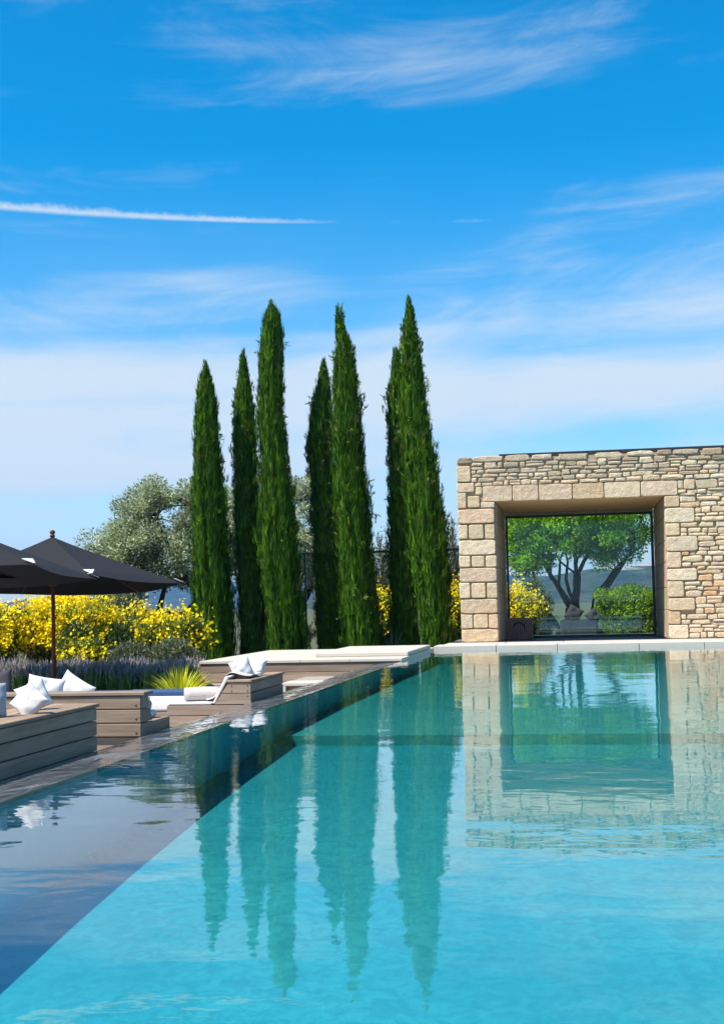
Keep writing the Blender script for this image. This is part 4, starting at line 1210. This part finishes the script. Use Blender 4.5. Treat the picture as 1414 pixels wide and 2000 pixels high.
BR = [((-11.2, 23.6, BZ), 1.42, 0.75, 4800, 'yellow broom bush at the picture edge below the front parasol'),
      ((-10.25, 24.2, BZ), 1.45, 0.75, 5200, 'dense yellow broom bush just left of the parasol pole'),
      ((-9.45, 23.8, BZ), 1.50, 0.70, 5000, 'tall yellow broom bush right of the parasol pole'),
      ((-8.95, 22.6, BZ), 0.72, 0.36, 1500, 'small low yellow broom clump in front of the tall bush, above the lavender'),
      ((-8.45, 25.2, BZ), 1.15, 0.50, 1500, 'thinly flowering broom bush under the olive limb'),
      ((-7.95, 24.0, BZ), 1.08, 0.55, 1900, 'rounded yellow broom bush behind the spiky palm'),
      ((-7.35, 23.8, BZ), 1.15, 0.44, 1500, 'yellow broom bush touching the leftmost cypress'),
      ((-8.75, 24.9, BZ), 1.30, 0.55, 1500, 'broom bush at the back, closing the gap between the yellow masses'),
      ((-12.1, 24.4, BZ), 1.40, 0.7, 3000, 'yellow broom bush partly outside the picture edge'),
      ((-4.75, 32.2, GZ), 1.75, 0.45, 1500, 'yellow broom seen through the gap beside the shaggy cypress'),
      ((-2.85, 31.8, GZ), 1.75, 0.42, 2600, 'yellow broom between the last cypress and the pavilion corner'),
      ((-1.35, 33.2, GZ), 1.70, 0.62, 3600, 'yellow broom seen through the lower corner of the pavilion window')]
for i, (b, h, r, n, lab) in enumerate(BR): broom(b, h, r, int(n * 1.35), lab, 200 + i)

# plain green shrubs that fill in behind the blossom
def green_shrub(base, h, rx, label, seed, cols, n=7000):
    rg = np.random.default_rng(seed)
    t = empty('evergreen_shrub', base, label, 'shrub', 'green shrubs behind the broom')
    cc = ellipsoid_clumps(rg, 40, (0, 0, h * 0.5), (rx * 0.8, rx * 0.7, h * 0.42), 0.5)
    k = rg.integers(0, 40, n)
    off = rand_dirs(rg, n) * (rg.random(n) ** 0.5 * rg.uniform(0.14, 0.26, 40)[k])[:, None]
    C = cc[k] + off
    blades('foliage', C, unit(off) * 0.6 + rg.normal(size=(n, 3)) * 0.5 + np.array([0, 0, 0.5]), rg.normal(size=(n, 3)) + np.array([0, -0.3, 0.7]), rg.uniform(0.05, 0.11, n), rg.uniform(0.02, 0.045, n), mixcol(rg, n, cols, 0.2), M['leaf'], t, base)
    join_tubes('stems', [(limb_path(rg, (0, 0, 0), c_, 4, 0.08), [0.025, 0.02, 0.015, 0.01, 0.006]) for c_ in cc[:18]], M['bark'], t, base, 5)
DG = [(0.05, 0.09, 0.025), (0.075, 0.12, 0.035), (0.035, 0.065, 0.02)]
SG = [(0.12, 0.15, 0.09), (0.17, 0.20, 0.13), (0.09, 0.12, 0.06)]
for i, (b, h, r, c, lab) in enumerate([
        ((-9.15, 22.9, BZ), 0.95, 0.36, DG, 'plain green shrub just right of the parasol pole, below the blossom'),
        ((-8.62, 23.6, BZ), 0.98, 0.42, DG, 'dark green shrub between the two masses of yellow broom'),
        ((-8.1, 22.7, BZ), 0.55, 0.45, SG, 'grey-green low shrub below the rounded broom'),
        ((-7.3, 22.9, BZ), 0.62, 0.45, SG, 'grey-green low shrub at the foot of the leftmost cypress'),
        ((-9.6, 29.0, BZ), 1.15, 0.9, SG, 'broad grey-green shrub under the olive limb'),
        ((-7.0, 31.5, BZ), 1.1, 0.7, SG, 'grey-green shrub behind the second cypress'),
        ((-5.2, 31.6, GZ), 1.0, 0.6, DG, 'green shrub behind the glass screen between cypresses'),
        ((-1.0, 34.2, GZ), 2.1, 0.6, SG, 'pale upright shrub behind the broom in the window')]):
    green_shrub(b, h, r, lab, 300 + i, c)

# lavender: a border nobody could count
def lavender():
    rg = np.random.default_rng(77)
    n = 15000
    x = rg.uniform(-10.5, -5.95, n); y = rg.uniform(18.2, 20.4, n)
    hgt = 0.36 + 0.05 * np.sin(x * 6) + 0.05 * rg.normal(size=n)
    base = np.stack([x, y, np.full(n, -0.37)], 1)
    D = np.array([0, 0, 1.0]) + rg.normal(size=(n, 3)) * 0.16
    D = unit(D)
    C2 = base + D * (hgt - 0.10)[:, None]
    C = np.vstack([base, C2]); DD = np.vstack([D, D]); N = rg.normal(size=(2 * n, 3))
    L = np.concatenate([hgt, rg.uniform(0.07, 0.13, n)]); Wd = np.concatenate([rg.uniform(0.016, 0.03, n), rg.uniform(0.018, 0.030, n)])
    cols = np.vstack([mixcol(rg, n, [(0.16, 0.27, 0.06), (0.22, 0.31, 0.10)], 0.2), mixcol(rg, n, [(0.34, 0.27, 0.40), (0.42, 0.34, 0.48), (0.26, 0.25, 0.27)], 0.2)])
    o = blades('lavender', C, DD, N, L, Wd, cols, M['leaf'], None, (0, 0, 0))
    tag(o, 'border of purple lavender below the broom bushes', 'lavender', None, 'stuff')
lavender()

# yellow-green spiky palm between the daybeds and the platform
def spiky(base, h, rx, nfr, label, cols, seed, name='spiky_palm', wide=0.035, cat='palm'):
    rg = np.random.default_rng(seed)
    t = empty(name, base, label, cat)
    for i in range(nfr):
        a = rg.uniform(0, 6.28); lean = rg.uniform(0.1, 1.0)
        ln = h * rg.uniform(0.75, 1.1)
        dirh = np.array([math.cos(a), math.sin(a), 0])
        n = 6
        v, f = [], []
        sd = np.array([-math.sin(a), math.cos(a), 0])
        for k in range(n + 1):
            s = k / n
            p = dirh * rx * lean * s ** 1.1 + np.array([0, 0, ln * (s - 0.38 * lean * s * s)])
            wd = wide * (0.5 + s * 1.2 if s < 0.4 else (1 - s) * 1.63) + 0.002
            v += [p - sd * wd / 2 + np.array([0, 0, wd * 0.25]), p, p + sd * wd / 2 + np.array([0, 0, wd * 0.25])]
        for k in range(n):
            for q in range(2):
                b_ = k * 3 + q
                f.append((b_, b_ + 1, b_ + 4, b_ + 3))
        me = pymesh('leaf', v, f, True)
        set_tint(me, np.array(cols[rg.integers(0, len(cols))]) * rg.uniform(0.8, 1.2))
        link('leaf', me, M['leaf'], t, base)
    return t
spiky((-4.93, 15.7, -0.42), 0.62, 0.56, 130, 'yellow-green spiky palm between the daybeds and the timber platform', [(0.62, 0.60, 0.03), (0.46, 0.54, 0.03), (0.70, 0.58, 0.05), (0.30, 0.42, 0.03)], 41)
pp = box('palm_planter', -5.5, -4.35, 15.25, 16.15, GZ + 0.02, -0.40, bedm, None, 0.01)
tag(pp, 'low bed of soil under the spiky palm', 'planter')
spiky((-4.05, 8.62, -0.1), 0.36, 0.16, 26, 'small lime-green potted plant between the two nearest daybeds', [(0.30, 0.36, 0.06), (0.40, 0.42, 0.08)], 42, 'potted_plant', 0.02, 'plant')
pot = tube('plant_pot', [(0, 0, 0), (0, 0, 0.02), (0, 0, 0.36), (0, 0, 0.38)], [0.08, 0.09, 0.12, 0.115], M['plinth'], None, 14, (-4.05, 8.62, GZ + 0.02))
tag(pot, 'grey stone pot of the small lime-green plant behind the nearest daybed', 'pot')
spiky((-3.92, 27.9, GZ), 1.0, 0.42, 40, 'blue-green strappy plant at the foot of the cypresses', [(0.07, 0.14, 0.09), (0.10, 0.17, 0.12)], 43, 'strappy_plant', 0.05, 'plant')

# glass screen with a dark top rail among the cypresses
gs = empty('glass_screen', (-4.4, 29.6, GZ), 'tall glass wind screen with a black top rail among the cypresses', 'screen')
box('top_rail', -6.25, -2.3, 29.57, 29.63, 2.09, 2.14, M['dark_metal'], gs)
for a, b in ((-6.16, -4.98), (-4.96, -3.72), (-3.70, -2.32)):
    box('pane', a, b, 29.594, 29.606, GZ + 0.06, 2.085, M['glass'], gs, 0.0)
for xx in (-6.18, -4.97, -3.71, -2.31):
    box('post', xx - 0.012 - (0.012 if xx < -6 else 0), xx + 0.012, 29.575, 29.625, GZ, 2.088, M['dark_metal'], gs, 0.0)

# tree, hedge and cushions beyond the pavilion window
rg = np.random.default_rng(9)
tb = (0.05, 37.0, GZ)
tr3 = [(limb_path(rg, (0, 0, -0.1), (-0.05, 0, 1.15), 4, 0.04), 0.22, 0.20),
       (limb_path(rg, (0, 0, 1.0), (-0.75, 0.1, 2.3), 6, 0.06), 0.12, 0.05), (limb_path(rg, (-0.6, 0.1, 2.0), (-1.5, 0, 3.3), 6, 0.08), 0.06, 0.03), (limb_path(rg, (-0.65, 0.1, 2.15), (-0.5, -0.2, 3.4), 6, 0.08), 0.05, 0.03),
       (limb_path(rg, (0.05, 0, 1.0), (0.12, 0, 2.2), 6, 0.05), 0.13, 0.08), (limb_path(rg, (0.12, 0, 2.1), (-0.1, 0.2, 3.6), 6, 0.08), 0.07, 0.03), (limb_path(rg, (0.12, 0, 2.0), (0.75, 0.2, 3.3), 6, 0.08), 0.07, 0.03),
       (limb_path(rg, (0.35, 0, 0.5), (0.72, 0, 1.35), 4, 0.04), 0.10, 0.09), (limb_path(rg, (0.70, 0, 1.3), (1.35, 0, 2.4), 5, 0.05), 0.09, 0.06), (limb_path(rg, (1.3, 0, 2.3), (2.0, 0.1, 2.9), 5, 0.06), 0.06, 0.02), (limb_path(rg, (1.15, 0, 2.1), (1.2, 0.1, 3.3), 5, 0.08), 0.05, 0.02),
       (limb_path(rg, (-0.45, 0.05, 1.7), (0.0, 0.3, 3.2), 6, 0.1), 0.05, 0.02), (limb_path(rg, (0.1, 0, 1.6), (0.5, -0.3, 3.1), 6, 0.1), 0.06, 0.02), (limb_path(rg, (0.0, 0, 1.3), (-0.3, -0.3, 2.9), 6, 0.1), 0.06, 0.02),
       (limb_path(rg, (0.9, 0, 1.6), (1.75, -0.2, 3.0), 6, 0.08), 0.05, 0.02), (limb_path(rg, (-0.9, 0, 2.4), (-1.9, -0.2, 2.9), 6, 0.1), 0.04, 0.02), (limb_path(rg, (0.25, 0, 0.4), (1.0, -0.1, 2.0), 6, 0.06), 0.05, 0.03), (limb_path(rg, (0.12, 0, 1.9), (-0.45, -0.2, 2.9), 6, 0.1), 0.04, 0.02),
       (limb_path(rg, (-0.35, 0, 0.4), (-1.0, 0, 1.6), 5, 0.05), 0.08, 0.06), (limb_path(rg, (-0.95, 0, 1.5), (-1.5, 0, 2.6), 5, 0.06), 0.05, 0.02), (limb_path(rg, (0.05, 0, 0.2), (0.35, 0, 0.55), 3, 0.02), 0.14, 0.12), (limb_path(rg, (-0.05, 0, 0.1), (-0.4, 0, 0.5), 3, 0.02), 0.14, 0.1)]
cl3 = np.vstack([ellipsoid_clumps(rg, 170, (0.0, 0, 4.0), (2.6, 1.7, 0.8), 0.3), ellipsoid_clumps(rg, 60, (-1.1, -0.3, 3.2), (1.1, 0.9, 0.5), 0.2), ellipsoid_clumps(rg, 60, (1.25, -0.3, 3.2), (1.1, 0.9, 0.45), 0.2), ellipsoid_clumps(rg, 40, (0.1, -0.3, 3.1), (0.8, 0.9, 0.45), 0.2), ellipsoid_clumps(rg, 26, (-1.3, -0.4, 2.55), (0.8, 0.6, 0.4), 0.2), ellipsoid_clumps(rg, 12, (0.9, -0.2, 2.65), (0.9, 0.6, 0.3), 0.2)])
leafy_tree('spreading_tree', 'spreading green tree with dark forked trunks seen through the window', 'tree', tb, tr3, cl3, 46000, 0.12, 0.042,
           [(0.22, 0.44, 0.02), (0.28, 0.52, 0.03), (0.15, 0.33, 0.02)], 51, M['bark'], M['bright_leaf'], None, (0.22, 0.42))
def hedge(x0, x1, y0, y1, z1, label):
    rg = np.random.default_rng(61)
    base = ((x0 + x1) / 2, (y0 + y1) / 2, GZ)
    t = empty('clipped_hedge', base, label, 'hedge')
    n = 15000
    f = rg.integers(0, 4, n)
    x = rg.uniform(x0, x1, n); y = rg.uniform(y0, y1, n); z = rg.uniform(GZ + 0.1, z1, n)
    y = np.where(f < 2, y0, y); z = np.where(f >= 2, z1, z)
    bump = 0.10 * np.sin(x * 5) * np.cos(z * 4 + x) + 0.07 * rg.normal(size=n)
    y = y + np.where(f < 2, bump, 0); z = z + np.where(f >= 2, bump, 0)
    C = np.stack([x - base[0], y - base[1], z - GZ], 1)
    D = rg.normal(size=(n, 3)) * 0.7 + np.where(f[:, None] < 2, np.array([0, -0.7, 0.4]), np.array([0, -0.2, 1.0]))
    blades('foliage', C, D, rg.normal(size=(n, 3)) + np.array([0, -0.5, 0.6]), rg.uniform(0.06, 0.13, n), rg.uniform(0.03, 0.06, n), mixcol(rg, n, [(0.24, 0.40, 0.02), (0.32, 0.46, 0.03), (0.16, 0.28, 0.02)], 0.2), M['bright_leaf'], t, base)
    for k in range(7):
        xx = x0 + 0.2 + (x1 - x0 - 0.4) * k / 6
        tube('stem', [(xx - base[0], 0, 0), (xx - base[0] + 0.05, 0.05, z1 - GZ - 0.1)], [0.03, 0.015], M['bark'], t, 6, base)
    inn = box('inner_twigs', x0 + 0.15, x1 - 0.15, y0 + 0.15, y1 - 0.15, GZ, z1 - 0.15, M['bark'], t, 0.02)
hedge(0.62, 4.2, 36.0, 37.0, 1.02, 'bright green clipped hedge seen through the right of the window')
sf = empty('garden_sofa', (0.2, 32.9, GZ), 'grey garden sofa with a pointed back cushion outside the window', 'sofa')
box('seat', -0.45, 0.75, 32.6, 33.3, GZ + 0.08, 0.15, M['charcoal_and_shade_cloth'], sf, 0.05)
box('backrest', -0.32, 0.62, 32.42, 32.58, GZ + 0.08, 0.40, M['charcoal_and_shade_cloth'], sf, 0.06)
cu = pillow((-0.05, 32.5, 0.40), (rad(0), rad(30), 0), 0.42, 0.08, M['charcoal_and_shade_cloth'], 'dark grey pointed cushion standing on the garden sofa', 9)

cu2 = pillow((0.40, 32.48, 0.385), (rad(-6), rad(52), 0), 0.36, 0.08, M['charcoal_and_shade_cloth'], 'low dark cushion slumped beside the pointed one on the garden sofa', 10)

# ================================================================== the air
def haze():
    m, t = new_mat('summer_haze')
    pv = t.n('ShaderNodeVolumePrincipled', i_Color=(0.14, 0.42, 1.0, 1), i_Density=0.00018)
    pv.inputs['Anisotropy'].default_value = 0.1
    finish(t, None, pv.outputs[0])
    o = box('haze', -4200, 4200, -4200, 4200, -3.0, 190.0, m, None, 0.0)
    tag(o, 'thin blue summer haze over the valley', 'haze', None, 'stuff')
haze()
